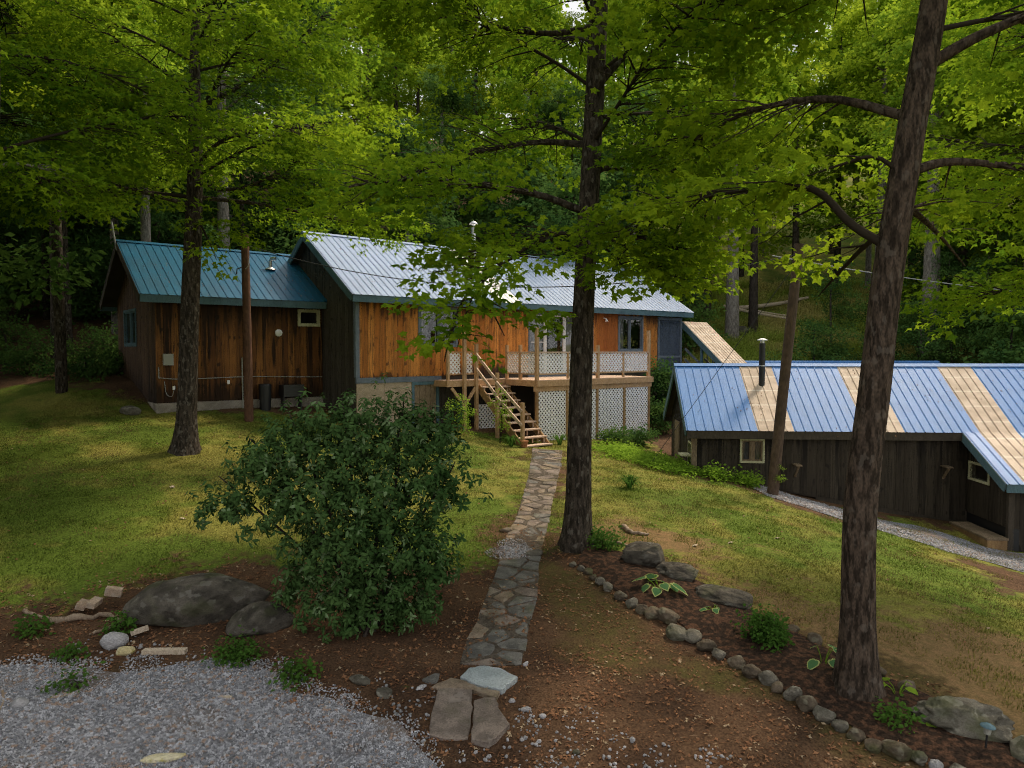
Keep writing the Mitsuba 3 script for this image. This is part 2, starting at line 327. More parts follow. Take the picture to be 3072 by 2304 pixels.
# ---------------------------------------------------------------- ground
def axis(stops):
    out = [stops[0][0]]
    for (a, _), (b, st) in zip(stops[:-1], stops[1:]):
        n = max(1, int(round((b - a) / st))); out += list(a + (b - a) * (np.arange(n) + 1) / n)
    return np.array(out)
gxs = axis([(-130, 0), (-40, 5), (-14, 1.0), (-8.5, .2), (9, .12), (16, .3), (40, 1.2), (130, 6)])
gys = axis([(-60, 0), (-5, 5), (4.5, .8), (14, .1), (24, .18), (32, .5), (60, 1.0), (178, 5)])
PATH_L = [(.62,21.3),(.45,18.0),(.31,16.1),(.18,14.6),(.06,13.4),(-.1,12.5),(-.15,11.7),(-.23,10.9),(-.33,10.2),(-.38,9.8),(-.46,9.1),(-.56,8.6),(-.6,8.1)]
PATH_R = [(1.5,21.3),(1.23,18.2),(1.0,16.2),(.82,14.6),(.69,13.4),(.58,12.5),(.47,11.7),(.41,10.9),(.37,10.2),(.33,9.8),(.22,9.1),(.17,8.6),(.1,8.1)]
PATH = Polygon(PATH_L + PATH_R[::-1])
DIRT = [Polygon([(-14,9.2),(-6.9,9.5),(-6.2,9.8),(-5.6,10.3),(-5.0,10.9),(-4.2,11.2),(-3.4,11.1),(-2.4,11.0),(-.9,11.2),(-.2,12.2),(0,12.9),(.9,12.9),(1.2,12.2),(1.6,11.9),(2.4,11.3),(3.2,10.0),(3.9,8.5),(4.9,7.2),(5.6,6),(6.5,3),(6.5,-20),(-14,-20)]),
        Polygon([(8.3,12.0),(9.0,14.3),(10.2,14.3),(12,13),(12,10.5),(10,11)]), Polygon([(6.3,16.2),(6.2,17.5),(4.6,18.6),(5.0,19),(8,18.6),(8,16.2)]),
        Polygon([(-130,27),(-18,23),(-14,22.2),(-10.5,20.6),(-9,20.5),(-6,22),(0,23),(5,25.4),(4,18.8),(9,18.3),(14,17.2),(18,27),(14,30),(10,34),(10,50),(5,178),(-130,178)]),
        PATH.buffer(.05)]
DRY = [Polygon([(2.7,11.4),(3.6,11.2),(4.6,10.6),(6.5,10.2),(8.6,9.4),(14,8),(14,3),(4,3),(3.2,9.5)]), Polygon([(1.3,12.5),(2.2,14),(4,12.8),(3.4,11)])]
GREEN_DIRT = Polygon([(.1,11.6),(1.1,11),(2.0,9),(2.9,7.4),(1.2,7.8),(.2,8.6)])

def soft(polys, P, w):
    out = np.zeros(len(P))
    for g in polys if isinstance(polys, list) else [polys]:
        ins = shapely.contains_xy(g, P[:, 0], P[:, 1]); d = np.zeros(len(P)); near = np.ones(len(P), bool)
        d[near] = shapely.distance(g.boundary, shapely.points(P[near]))
        out = np.maximum(out, np.clip(.5 + np.where(ins, d, -d) / w, 0, 1))
    return out

def masks(P):
    dirt = soft(DIRT, P, 2.2); dry = np.maximum(soft(DRY, P, 2.2) * .9, soft(GREEN_DIRT, P, .8) * .8)
    return np.stack([dirt, dry], 1)

def grid_faces(nx, ny):
    i, j = np.meshgrid(np.arange(nx - 1), np.arange(ny - 1), indexing='ij'); a = i * ny + j
    return np.stack([a, a + ny, a + ny + 1, a + 1], -1).reshape(-1, 4)
_X, _Y = np.meshgrid(gxs, gys, indexing='ij'); _P = np.stack([_X.ravel(), _Y.ravel()], 1)
_uv = masks(_P)
put('ground', (np.column_stack([_P, rel(_P[:, 0], _P[:, 1])]), grid_faces(len(gxs), len(gys))), 'ground_mat', smooth=True, uv=_uv)
tag('ground', 'sloping mossy lawn running into brown leafy dirt and wooded hillside', kind='structure')

def loft(key, A, B, nu, nv, m, lift, bulge=0.0, seed=0, label=None):
    """sheet between two polylines, laid on the ground, with a ragged rim"""
    A, B = curve(A, nu), curve(B, nu); v = np.linspace(0, 1, nv)[None, :, None]
    P = A[:, None] * (1 - v) + B[:, None] * v
    w = (meshkit.fbm(np.concatenate([P * 1.8, 0 * P[..., :1]], -1), 3, seed) - .5) * .22
    P = P + w[..., None] * np.array([.6, .8])
    z = rel(P[..., 0], P[..., 1]) + lift + bulge * np.sin(np.pi * np.linspace(0, 1, nv))[None] ** .7 * (.6 + .8 * meshkit.fbm(np.concatenate([P * 1.1, 0 * P[..., :1]], -1), 2, seed + 3))
    V = np.concatenate([P, z[..., None]], -1).reshape(-1, 3)
    put(key, (V, grid_faces(nu, nv)), m, smooth=True)
    return tag(key, label, kind='structure'), V

DRIVE = [(-9,8.2),(-7.39,8.0),(-5.77,7.94),(-5.05,8.04),(-4.28,7.9),(-3.78,8.1),(-3.37,8.18),(-2.88,8.0),(-2.43,7.65),(-1.89,7.4),(-1.45,7.15),(-1.18,6.98),(-.92,6.7),(-.65,6.3),(-.45,5.8),(-.2,4),(-.2,2)]
_dr, DRV = loft('driveway', DRIVE, [(-14,6),(-13,4),(-11,2),(-9,0),(-8,-1),(-7,-1.5),(-6,-2),(-5,-2),(-4,-2),(-3.5,-2),(-3,-2),(-2.5,-2),(-2,-2),(-1.6,-2),(-1.2,-2),(-1,-2),(-.6,-2)], 120, 90, 'gravel_mat', .012, 0, 1, 'grey crushed gravel driveway')
loft('gravel_path', [(6.4,17.0),(7.6,16.25),(8.4,16.0),(9.4,15.2),(10.2,14.3),(11.6,13.3),(14,12)], [(6.3,18.2),(7.6,18.0),(8.6,17.9),(10.4,17.5),(11.1,16.6),(12.6,16.2),(15,15.8)], 60, 20, 'gravel_mat', .012, 0, 2, 'grey gravel strip along the front of the dark shed')
EDGE = [(.95,11.12,.061),(1.07,10.96,.064),(1.16,10.82,.074),(1.22,10.6,.062),(1.3,10.42,.078),(1.38,10.22,.09),(1.52,9.94,.097),(1.65,9.68,.091),(1.74,9.46,.093),(1.85,9.32,.11),(2.02,9.22,.126),(2.05,8.78,.138),(2.23,8.7,.119),(2.35,8.48,.108),(2.44,8.3,.094),(2.58,8.1,.087),(2.68,7.88,.108),(2.81,7.72,.091),(2.86,7.56,.081),(2.96,7.42,.095),(3.04,7.24,.106),(3.14,7.05,.09),(3.24,6.9,.078),(3.31,6.76,.084),(3.41,6.6,.078),(3.57,6.5,.11),(3.73,6.42,.072),(3.82,6.3,.075),(3.98,6.22,.092),(4.15,6.1,.08),(4.3,5.95,.09)]
_lo = [(e[0] + .05, e[1] + .05) for e in EDGE[::2]]
_hi = [(1.3,12.05),(1.5,11.95),(1.87,11.75),(2.2,11.45),(2.5,11.2),(2.75,10.7),(3.05,10.4),(3.25,9.9),(3.4,9.4),(3.65,9.05),(3.8,8.6),(4.1,8.1),(4.35,7.7),(4.6,7.4),(4.85,6.9),(5.0,6.4)]
loft('garden_bed', _lo, _hi, 90, 26, 'mulch_mat', .015, .05, 4, 'dark mulched garden bed behind the row of edging stones')
# ---------------------------------------------------------------- building parts
def boards(parent, fr, t0, t1, bot, top, bw, openings, m, rng, w=0.0, thick=.022, k0=0):
    """upright boards, one part each, cut round the openings (ta, tb, za, zb)"""
    fb = bot if callable(bot) else (lambda t: bot); ft = top if callable(top) else (lambda t: top)
    k = math.floor(t0 / bw + 1e-6)
    while k * bw < t1 - 1e-6:
        a, b = max(k * bw, t0) + .003, min((k + 1) * bw, t1) - .003; k += 1
        if b - a < .02: continue
        cuts = sorted({a, b, *[x for o in openings for x in o[:2] if a < x < b]}); pieces = []; pro = rng.uniform(0, .007)
        for c0, c1 in zip(cuts[:-1], cuts[1:]):
            mid = (c0 + c1) / 2; segs = [((fb(c0), fb(c1)), (ft(c0), ft(c1)))]
            for o in openings:
                if o[0] < mid < o[1]:
                    new = []
                    for zb, zt in segs:
                        if o[2] > min(zb) and o[2] < max(zt): new.append((zb, (o[2], o[2])))
                        if o[3] < max(zt) and o[3] > min(zb): new.append(((o[3], o[3]), zt))
                        if o[2] >= max(zt) or o[3] <= min(zb): new.append((zb, zt))
                    segs = new
            for zb, zt in segs:                                   # slivers of one board that touch stay one piece
                h = fr.hexa(c0, c1, w - thick, w + pro, zb, zt)
                for q in pieces:
                    if abs(q[0] - c0) < 1e-6 and min(zt) > max(q[1]) + 1e-3 and max(zb) < min(q[2]) - 1e-3: q[0], q[1], q[2] = c1, zb, zt; q[3].add(*h); break
                else: pieces.append([c1, zb, zt, MB().add(*h)])
        for q in pieces: part(parent, 'board', q[3].get(), m)

def backing(parent, fr, t0, t1, bot, top, openings, m, w0=-.12, w1=-.026):
    """the wall behind the boards"""
    ft = top if callable(top) else (lambda t: top); fb = bot if callable(bot) else (lambda t: bot)
    cuts = sorted({t0, t1, *[x for o in openings for x in o[:2]]}); M = MB()
    if callable(top): cuts = sorted({*cuts, (t0 + t1) / 2})
    for c0, c1 in zip(cuts[:-1], cuts[1:]):
        mid = (c0 + c1) / 2; os = sorted([o for o in openings if o[0] < mid < o[1]], key=lambda o: o[2]); z = (fb(c0), fb(c1))
        for o in os:
            if o[2] > max(z): M.add(*fr.hexa(c0, c1, w0, w1, z, (o[2], o[2])))
            z = (o[3], o[3])
        M.add(*fr.hexa(c0, c1, w0, w1, z, (ft(c0), ft(c1))))
    put(parent, M.get(), m)

def window(parent, fr, t0, t1, z0, z1, m, trim=.09, mull=(), sash=None, curtain=None, pane=True, proud=.03, kind='window'):
    """trim boards, sash bars, panes; the opening is t0..t1, z0..z1"""
    k = num(parent + '__' + kind); M = MB()
    for a in ((t0 - trim, t0, z0 - trim, z1 + trim), (t1, t1 + trim, z0 - trim, z1 + trim), (t0, t1, z1, z1 + trim), (t0, t1, z0 - trim, z0)):
        M.add(*fr.hexa(a[0], a[1], -.06, proud, a[2], a[3]))
    put(k, M.get(), m)
    xs = [t0] + list(mull) + [t1]
    if sash:
        S = MB()
        for x in mull: S.add(*fr.hexa(x - .035, x + .035, -.055, .008, z0, z1))
        for a, b in zip(xs[:-1], xs[1:]):
            a2, b2 = a + (.035 if a != t0 else 0), b - (.035 if b != t1 else 0)
            S.add(*fr.hexa(a2, a2 + .035, -.05, -.004, z0, z1)); S.add(*fr.hexa(b2 - .035, b2, -.05, -.004, z0, z1))
            S.add(*fr.hexa(a2 + .035, b2 - .035, -.05, -.004, z1 - .035, z1)); S.add(*fr.hexa(a2 + .035, b2 - .035, -.05, -.004, z0, z0 + .035))
        part(k, 'sash', S.get(), sash)
    if pane:
        for a, b in zip(xs[:-1], xs[1:]):
            v = np.array([fr(a + .01, -.045, z0 + .01), fr(b - .01, -.045, z0 + .01), fr(b - .01, -.045, z1 - .01), fr(a + .01, -.045, z1 - .01)])
            part(k, 'pane', (v, np.array([[0, 1, 2, 3]])), 'pane')
    if curtain:
        a, b = curtain; n = 24; ts = np.linspace(a, b, n); ww = -.12 + .018 * np.sin(np.arange(n) * 1.9)
        v = np.array([fr(t, w, z) for t, w in zip(ts, ww) for z in (z0 + .02, z1 - .02)])
        part(k, 'curtain', (v, grid_faces(n, 2)), 'curtain', smooth=True)
    return k

class Roof:
    """one slope: t along, s down from the ridge, h above the sheathing"""
    def __init__(s, fr, wr, zr, we, ze):
        s.fr, s.wr, s.zr, s.we, s.ze = fr, wr, zr, we, ze; s.L = math.hypot(we - wr, ze - zr)
        s.n = np.array([-(ze - zr), (we - wr)]) / s.L * (1 if we > wr else -1)
    def __call__(s, t, d, h):
        k = d / s.L; w = s.wr + (s.we - s.wr) * k; z = s.zr + (s.ze - s.zr) * k
        return s.fr(t, w + s.n[0] * h, z + s.n[1] * h)
    def slab(s, t0, t1, d0, d1, h0, h1):
        return np.array([s(t, d, h) for h in (h0, h1) for t, d in ((t0, d0), (t1, d0), (t1, d1), (t0, d1))]), HF
    def panel(s, t0, wid, d0, d1, ribs=4, pitch=.229, rng=None):
        x, h = [0.], [0.]
        for i in range(ribs):
            r = .045 + pitch * i
            if r + .03 > wid: break
            x += [r - .016, r - .009, r + .009, r + .016]; h += [0, .018, .018, 0]
        x.append(wid); h.append(0); x, h = np.array(x), np.array(h); o = .004 + (rng.uniform(0, .004) if rng else 0)
        v = [s(t0 + a, d, b + o) for a, b in zip(x, h) for d in (d0, d1)]
        return np.array(v), grid_faces(len(x), 2)

def metal_roof(parent, R, t0, t1, m, rng, special={}, cols=None, over=.03, skip=()):
    """panels 0.914 m wide laid side by side; special: {index: material}"""
    t, i = t0, 0
    while t < t1 - .02:
        w = min(.914, t1 - t)
        if i not in skip: part(parent, 'panel', R.panel(t, w - .002, .02, R.L + over, rng=rng), special.get(i, m))
        t += w; i += 1

def gable_building(key, fr, tr, wr, zr, we, ze, wb, m_roof, trim, rng, special={}, cap=True, sheath='dark_wood', rake='dark_wood', right_rake=True):
    """roof of a gabled building: sheathing, metal panels on both slopes, ridge cap, fascia, rake boards"""
    F, B = Roof(fr, wr, zr, we, ze), Roof(fr, wr, zr, wb, ze); rk = key + '__roof'; USED[rk] = 1
    M = MB(); M.add(*F.slab(tr[0], tr[1], 0, F.L, -.10, 0)); M.add(*B.slab(tr[0], tr[1], .0, B.L, -.10, 0)); put(rk, M.get(), sheath)
    metal_roof(rk, F, tr[0], tr[1], m_roof, rng, special)
    part(rk, 'panel', B.panel(tr[0], tr[1] - tr[0], .02, B.L + .03, ribs=int((tr[1] - tr[0]) / .229), rng=rng), m_roof)
    if cap:
        C = MB()
        for R in (F, B): C.add(*R.slab(tr[0] - .01, tr[1] + .01, -.005, .13, .03, .042))
        part(rk, 'ridge_cap', C.get(), m_roof)
    part(rk, 'fascia', fr.hexa(tr[0] + .02, tr[1] - .02, we - .045, we + .004, ze - .225, ze - .012), trim)
    part(rk, 'fascia', fr.hexa(tr[0] + .02, tr[1] - .02, wb - .004, wb + .045, ze - .225, ze - .012), trim)
    for t in [tr[0]] + ([tr[1]] if right_rake else []):
        C = MB()
        for R in (F, B): C.add(*R.slab(t - .012, t + .03, .0, R.L, -.22, -.003))
        part(rk, 'rake_board', C.get(), rake)
    return F, B, rk

def lattice(key, fr, plane, a0, a1, z0, z1, m, pitch=.098, wid=.05, th=.007, z0b=None):
    """two crossed layers of diagonal strips; plane('t'|'w', fixed value)"""
    poly = Polygon([(a0, z0), (a1, z0 if z0b is None else z0b), (a1, z1), (a0, z1)]); M = MB(); L = 8
    P = (lambda a, o, z: fr(a, plane[1] + o, z)) if plane[0] == 'w' else (lambda a, o, z: fr(plane[1] + o, a, z))
    for s, off in ((1, 0), (-1, th)):
        d = np.array([1, s]) / math.sqrt(2); nrm = np.array([-d[1], d[0]])
        for i in range(-60, 61):
            c = np.array([(a0 + a1) / 2, (z0 + z1) / 2]) + nrm * (i * pitch + .02)
            q = Polygon([c + d * L + nrm * wid / 2, c - d * L + nrm * wid / 2, c - d * L - nrm * wid / 2, c + d * L - nrm * wid / 2]).intersection(poly)
            if q.is_empty or q.geom_type != 'Polygon' or q.area < 2e-4: continue
            p = np.array(q.exterior.coords)[:-1]; n = len(p)
            v = np.array([P(x, off + o, z) for o in (0, th) for x, z in p])
            f = [[0, j, j + 1] for j in range(1, n - 1)] + [[n, n + j + 1, n + j] for j in range(1, n - 1)]
            f += [[j, (j + 1) % n, n + (j + 1) % n] for j in range(n)] + [[j, n + (j + 1) % n, n + j] for j in range(n)]
            M.add(v, np.array(f))
    put(key, M.get(), m)

# ---------------------------------------------------------------- the house
rng = np.random.default_rng(11)
HM = Frame(MA, MU, MN); HG = Frame(MA, -MN, -MU)
HOUSE = tag('house', 'long orange-boarded house with a shiny pale metal roof behind the wooden deck', 'house')
USED['house'] = 1
KM = (3.88 - 1.66) / 3.5
zroofM = lambda s: 1.66 + KM * (.4 + (s if s < 3.1 else 6.2 - s)) - .13
OPEN_M = [(2.25, 3.58, .22, 1.34), (6.82, 9.9, -.84, 1.30), (11.5, 12.8, .06, 1.30)]
WALL = num('house__wall'); backing(WALL, HM, 0, 15.4, -2.9, 1.46, OPEN_M, 'dark_wood')
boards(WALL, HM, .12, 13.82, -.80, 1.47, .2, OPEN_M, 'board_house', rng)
boards(WALL, HM, 2.9, 5.6, -2.6, -1.0, .2, [], 'board_grey', rng, w=-.02)
GW = num('house__wall'); backing(GW, HG, .03, 6.2, -2.6, zroofM, [], 'dark_wood', -.12, -.027)
boards(GW, HG, 0, 6.2, -2.6, zroofM, .2, [], 'board_grey', rng)
part(WALL, 'board_panel', HM.hexa(0, 15.4, -6.2, -6.1, -2.6, 1.46), 'dark_wood')
part(WALL, 'board_panel', HM.hexa(15.3, 15.4, -6.1, -.13, -2.6, 1.5), 'dark_wood')
part('house', 'floor', HM.hexa(.1, 15.3, -6.1, -.13, -1.0, -.88), 'dark_wood')
part(WALL, 'corner_board', HM.hexa(-.02, .11, -.1, .028, -.80, 1.45), 'blue_grey')
part(WALL, 'water_table', HM.hexa(-.02, 3.0, -.02, .06, -.97, -.805), 'blue_grey')
k = part('house', 'foundation', HM.hexa(.0, 1.9, -.2, .02, -2.75, -.972), 'plaster')
part(k, 'slab', HM.hexa(.01, .93, .02, .03, -2.75, -.975), 'plaster'); part(k, 'slab', HM.hexa(.945, 1.88, .02, .031, -2.75, -.975), 'plaster')
D = MB()
for a in ((1.9, 1.99, -2.75, -.972), (2.82, 2.91, -2.75, -.972), (1.99, 2.82, -1.07, -.972)): D.add(*HM.hexa(a[0], a[1], -.06, .05, a[2], a[3]))
k = put(num('house__cellar_door'), D.get(), 'blue_trim')
for i in range(4): part(k, 'board', HM.hexa(1.995 + i * .206, 2.19 + i * .206, -.04, .012 + .003 * (i % 2), -2.75, -1.075), 'old_wood')
window('house', HM, 2.25, 3.58, .22, 1.34, 'blue_grey', .09, [2.95], 'blue_grey', (2.3, 2.6))
w = window('house', HM, 6.82, 9.9, -.84, 1.30, 'blue_grey', .10, [7.55, 8.5], 'white_trim', (8.6, 9.85), kind='sliding_door')
part(w, 'rail', HM.hexa(6.86, 7.5, -.05, .0, .30, .335), 'white_trim')
part(w, 'curtain', HM.hexa(6.9, 7.5, -.2, -.19, -.8, 1.28), 'curtain')
window('house', HM, 11.5, 12.8, .06, 1.30, 'blue_grey', .10, [12.1], 'blue_grey', (11.55, 11.85))
S = MB(); S.add(*HM.hexa(13.84, 13.93, -.05, .03, -1.2, 1.42)); S.add(*HM.hexa(15.3, 15.42, -.05, .03, -2.6, 1.42)); S.add(*HM.hexa(13.93, 15.3, -.05, .02, -.28, -.2)); S.add(*HM.hexa(13.93, 15.3, -.05, .02, 1.3, 1.42))
k = put(num('house__screened_porch'), S.get(), 'blue_grey')
for i in range(23): part(k, 'slat', HM.hexa(13.94 + i * .059, 13.985 + i * .059, -.035, -.006, -1.2, 1.29), 'screen_mat')
FM, BMr, RK = gable_building('house', HM, (-.3, 15.72), -3.1, 3.88, .4, 1.66, -6.6, 'roof_house', 'blue_trim', rng, {6: 'glare_white'}, rake='blue_trim')
c = FM(5.24, FM.L * .53, 0); k = part('house', 'stove_pipe', tube([c - [0, 0, .1], c + [0, 0, 1.75]], .09, 14), 'steel', smooth=40)
part(k, 'cap', tube([c + [0, 0, 1.79], c + [0, 0, 1.83], c + [0, 0, 1.9]], [.15, .14, .02], 14), 'steel'); part(k, 'flashing', tube([c + [0, 0, .02], c + [0, 0, .16]], [.2, .1], 14), 'steel')
for t in (6.64, 10.57):
    k = part('house', 'lamp', tube([HM(t, .02, 1.28), HM(t, .14, 1.25), HM(t, .17, 1.14)], [.03, .03, .07], 10), 'white_plastic', smooth=40)

# ---------------------------------------------------------------- the side wing
HL = Frame(LA, MU, MN); LG = Frame(LA, -MN, -MU)
tag('cabin', 'small dark cabin with a teal metal roof joined to the long house', 'cabin'); USED['cabin'] = 1
KL = (3.32 - 1.56) / 2.9
zroofL = lambda s: 1.56 + KL * (.35 + (s if s < 2.55 else 5.1 - s)) - .13
OPEN_L = [(4.22, 4.76, .88, 1.22)]
WALL = num('cabin__wall'); backing(WALL, HL, 0, 4.93, -1.46, 1.4, OPEN_L, 'dark_wood'); boards(WALL, HL, 0, 4.93, -1.46, 1.4, .2, OPEN_L, 'board_wing', rng)
OPEN_G = [(2.4, 3.95, .22, 1.22)]
GW = num('cabin__wall'); backing(GW, LG, .03, 5.1, -1.6, zroofL, OPEN_G, 'dark_wood', -.12, -.027); boards(GW, LG, 0, 5.1, -1.6, zroofL, .2, OPEN_G, 'board_gable', rng)
part(WALL, 'board_panel', HL.hexa(0, 4.93, -5.1, -5.0, -1.6, 1.4), 'dark_wood'); part('cabin', 'floor', HL.hexa(.12, 4.9, -5, -.13, -1.5, -1.4), 'dark_wood')
k = part('cabin', 'foundation', HL.hexa(-.02, 4.93, -.25, .03, -2.6, -1.47), 'concrete'); part('cabin', 'foundation', LG.hexa(.26, 5.1, -.25, .03, -2.2, -1.47), 'concrete')
window('cabin', HL, 4.22, 4.76, .88, 1.22, 'cream_trim', .10, (), None, None)
window('cabin', LG, 2.4, 3.95, .22, 1.22, 'blue_trim', .08, [3.17], 'blue_trim', (2.45, 3.0))
FL, BL, RL = gable_building('cabin', HL, (-.46, 4.95), -2.55, 3.32, .35, 1.56, -5.45, 'roof_wing', 'blue_trim', rng, right_rake=False)
part(RL, 'flashing', FL.slab(4.86, 4.95, 0, FL.L, .03, .045), 'roof_wing')
c = FL(3.81, FL.L * .39, 0); k = part('cabin', 'roof_vent', tube(np.array([c, c + [0, 0, .28], c + [.05, -.02, .36], c + [.19, -.02, .38]]), [.06, .06, .06, .065], 12), 'steel', smooth=40)
part(k, 'flashing', tube([c + [0, 0, .02], c + [0, 0, .08]], [.17, .09], 14), 'steel')
g = FL(-.46, .15, 0)
part('cabin', 'antenna_mast', tube([g + [.08, 0, -.22], g + [-.02, 0, -.2], g + [-.04, 0, -.05], g + [-.14, 0, .62]], .026, 8), 'wire_pale', smooth=40)
part('cabin', 'utility_box', HL.hexa(.17, .43, .01, .13, -.40, -.08), 'grey_paint')
part('cabin', 'wall_light', (lambda v, f: (v, f))(*tube([HL(3.5, .01, .56), HL(3.5, .05, .56), HL(3.5, .09, .56)], [.115, .11, .05], 18)), 'white_plastic', smooth=40)
part('cabin', 'cable', tube(curve([HL(.04, .03, -.75), HL(.6, .03, -.80), HL(1.5, .03, -.79), HL(2.6, .03, -.77), HL(3.6, .03, -.80), HL(4.9, .03, -.83)], 40), .011, 5), 'wire_pale')
part('cabin', 'conduit', tube([HL(.06, .03, -.45), HL(.06, .03, -.76)], .012, 5), 'wire_pale')
part('cabin', 'cable', tube(curve([HL(.2, .03, -.85), HL(.24, .05, -1.2), HL(.38, .05, -1.28), HL(.46, .04, -1.05)], 20), .008, 5), 'wire_pale')
part('cabin', 'outlet_box', HL.hexa(1.92, 1.99, .01, .06, -.98, -.86), 'white_plastic'); part('cabin', 'outlet_box', HL.hexa(.41, .47, .01, .06, -1.1, -.99), 'white_plastic')
part('cabin', 'conduit', tube([HL(2.36, .05, -.2), HL(2.36, .05, -2.0)], .02, 6), 'grey_paint')
k = tag('tub', 'round dark tub standing against the cabin wall beside the pole', 'tub'); put(k, tube([HL(2.98, .22, -1.9), HL(2.98, .22, -1.05), HL(2.98, .22, -1.0)], [.15, .19, .17], 18), 'black_metal', smooth=40)
k = tag('grill', 'low black box on legs under the cabin wall beside the tub', 'box'); M = MB(); M.add(*HL.hexa(3.45, 4.1, .1, .5, -1.4, -1.04)); put(k, M.get(), 'black_metal')
for t in (3.48, 4.03): part(k, 'leg', HL.hexa(t, t + .04, .15, .4, -2.2, -1.4), 'black_metal')

# ---------------------------------------------------------------- the shed
HS = Frame(SA, SU, SN)                       # w = 0 under the eave
SWl = Frame(SA + SU * .25 + SN * -.3, SU, SN); SG = Frame(SA + SU * .25 + SN * -.3, -SN, -SU)
tag('shed', 'low dark shed with a blue metal roof striped by tan plastic panels', 'shed'); USED['shed'] = 1
KS = (2.06 - .39) / 2.3
zroofS = lambda s: -2.06 + KS * (.3 + (s if s < 2.0 else 4.0 - s)) - .13
OPEN_S = [(1.27, 1.80, -2.9, -2.36)]
WALL = num('shed__wall'); backing(WALL, SWl, 0, 14, lambda t: -3.5 - max(0, t - 1) * .16, -2.2, OPEN_S, 'dark_wood')
boards(WALL, SWl, 0, 6.95, lambda t: -3.45 - max(0, t - 1) * .165, -2.2, .2, OPEN_S, 'board_shed', rng)
GW = num('shed__wall'); backing(GW, SG, .03, 4.0, -3.6, zroofS, [], 'dark_wood', -.12, -.027); boards(GW, SG, 0, 4.0, -3.6, zroofS, .2, [], 'board_shed', rng)
part(WALL, 'board_panel', SWl.hexa(0, 14, -4.0, -3.9, -3.6, -2.2), 'dark_wood')
part(WALL, 'corner_board', SWl.hexa(-.03, .1, -.1, .02, -3.6, -2.21), 'old_wood')
part('shed', 'foundation', SWl.hexa(3.2, 6.9, -.15, -.03, -5.2, -3.8), 'dark_wood')
window('shed', SWl, 1.27, 1.80, -2.9, -2.36, 'cream_trim', .055, [1.54], 'old_wood', (1.28, 1.79))
FS, BS, RS = gable_building('shed', HS, (0.02, 14.2), -2.3, -.39, 0, -2.06, -4.6, 'roof_shed', 'dark_wood', rng, {2: 'fiber_panel', 5: 'fiber_panel', 8: 'fiber_panel'}, rake='blue_trim')
XS = Roof(HS, 0, -2.06, 1.88, -3.03)                                        # lower slope over the extension
part(RS, 'sheathing', XS.slab(6.93, 14.2, .03, XS.L, -.10, 0), 'dark_wood')
t = 6.93
for i, (wd, m) in enumerate([(.40, 'roof_shed'), (.914, 'fiber_panel')] + [('', 'roof_shed')] * 7):
    wd = wd or .914; part(RS, 'panel', XS.panel(t, wd - .002, .0 + .015, XS.L + .03, rng=rng), m if not (i == 1) else m); t += wd
part(RS, 'fascia', HS.hexa(6.95, 14.1, 1.84, 1.885, -3.24, -3.042), 'blue_trim')
part(RS, 'rake_board', XS.slab(6.915, 6.955, .0, XS.L, -.22, -.003), 'blue_trim')
EX = Frame(SA + SU * 7.2, SN, -SU)          # left wall of the extension: t runs out from the main wall
zx = lambda t: -2.06 - .516 * t - .13
OPEN_X = [(-.1, .70, -3.22, -2.86)]
GW = num('shed__wall'); backing(GW, EX, -.28, 1.6, -4.15, zx, OPEN_X, 'dark_wood', -.12, -.027); boards(GW, EX, -.28, 1.6, -4.13, zx, .2, OPEN_X, 'board_shed', rng)
window('shed', EX, -.1, .70, -3.22, -2.86, 'cream_trim', .06, (), None, None)
part(GW, 'skirt', EX.hexa(-.3, 1.62, -.2, -.05, -5.4, -4.14), 'black_metal')
XF = Frame(SA + SU * 7.2 + SN * 1.6, SU, SN)
GW = num('shed__wall'); backing(GW, XF, .03, 7, -5.4, -3.05, [], 'dark_wood', -.12, -.03); boards(GW, XF, 0, 4, -5.3, -3.05, .2, [], 'board_shed', rng)
part(GW, 'corner_board', XF.hexa(-.05, .08, -.08, .02, -5.3, -3.1), 'dark_wood')
c = FS(2.33, FS.L * .33, 0)
k = part('shed', 'stove_pipe', tube([c - [0, 0, .25], c + [0, 0, 1.16]], .082, 16), 'black_metal', smooth=40)
part(k, 'collar', tube([c + [0, 0, .52], c + [0, 0, .55]], .088, 16), 'steel'); part(k, 'neck', tube([c + [0, 0, 1.16], c + [0, 0, 1.25]], .06, 12), 'steel')
part(k, 'cap', tube([c + [0, 0, 1.24], c + [0, 0, 1.26], c + [0, 0, 1.3]], [.14, .135, .03], 16), 'white_plastic', smooth=40)
for t in (2.57, 6.3):
    M = MB(); M.add(*SWl.hexa(t, t + .16, .0, .34, -2.98, -2.95)); M.add(*bar(SWl(t + .08, .0, -3.3), SWl(t + .08, .3, -2.98), .05, .04)); put(num('shed__bracket'), M.get(), 'old_wood')
k = part('shed', 'ledge', SG.hexa(.15, .62, .01, .3, -2.82, -2.78), 'cream_trim'); part(k, 'brace', bar(SG(.4, .02, -3.05), SG(.4, .28, -2.83), .03, .03), 'old_wood')
M = MB(); M.add(*SG.hexa(.1, .66, .0, .03, -3.15, -2.45)); put(num('shed__window'), M.get(), 'cream_trim')
part('shed__window_%03d' % (USED['shed__window'] - 1), 'pane', SG.hexa(.16, .6, .03, .034, -3.1, -2.5), 'black_metal')
part('shed', 'door', SG.hexa(2.2, 3.0, .01, .05, -3.5, -2.1), 'old_wood')
M = MB(); M.add(*HS.hexa(6.66, 7.14, .0, 1.68, -4.40, -4.35)); PK = tag('step_platform', 'long weathered wooden step platform on gravel against the shed', 'step')
put(PK, M.get(), 'old_wood')
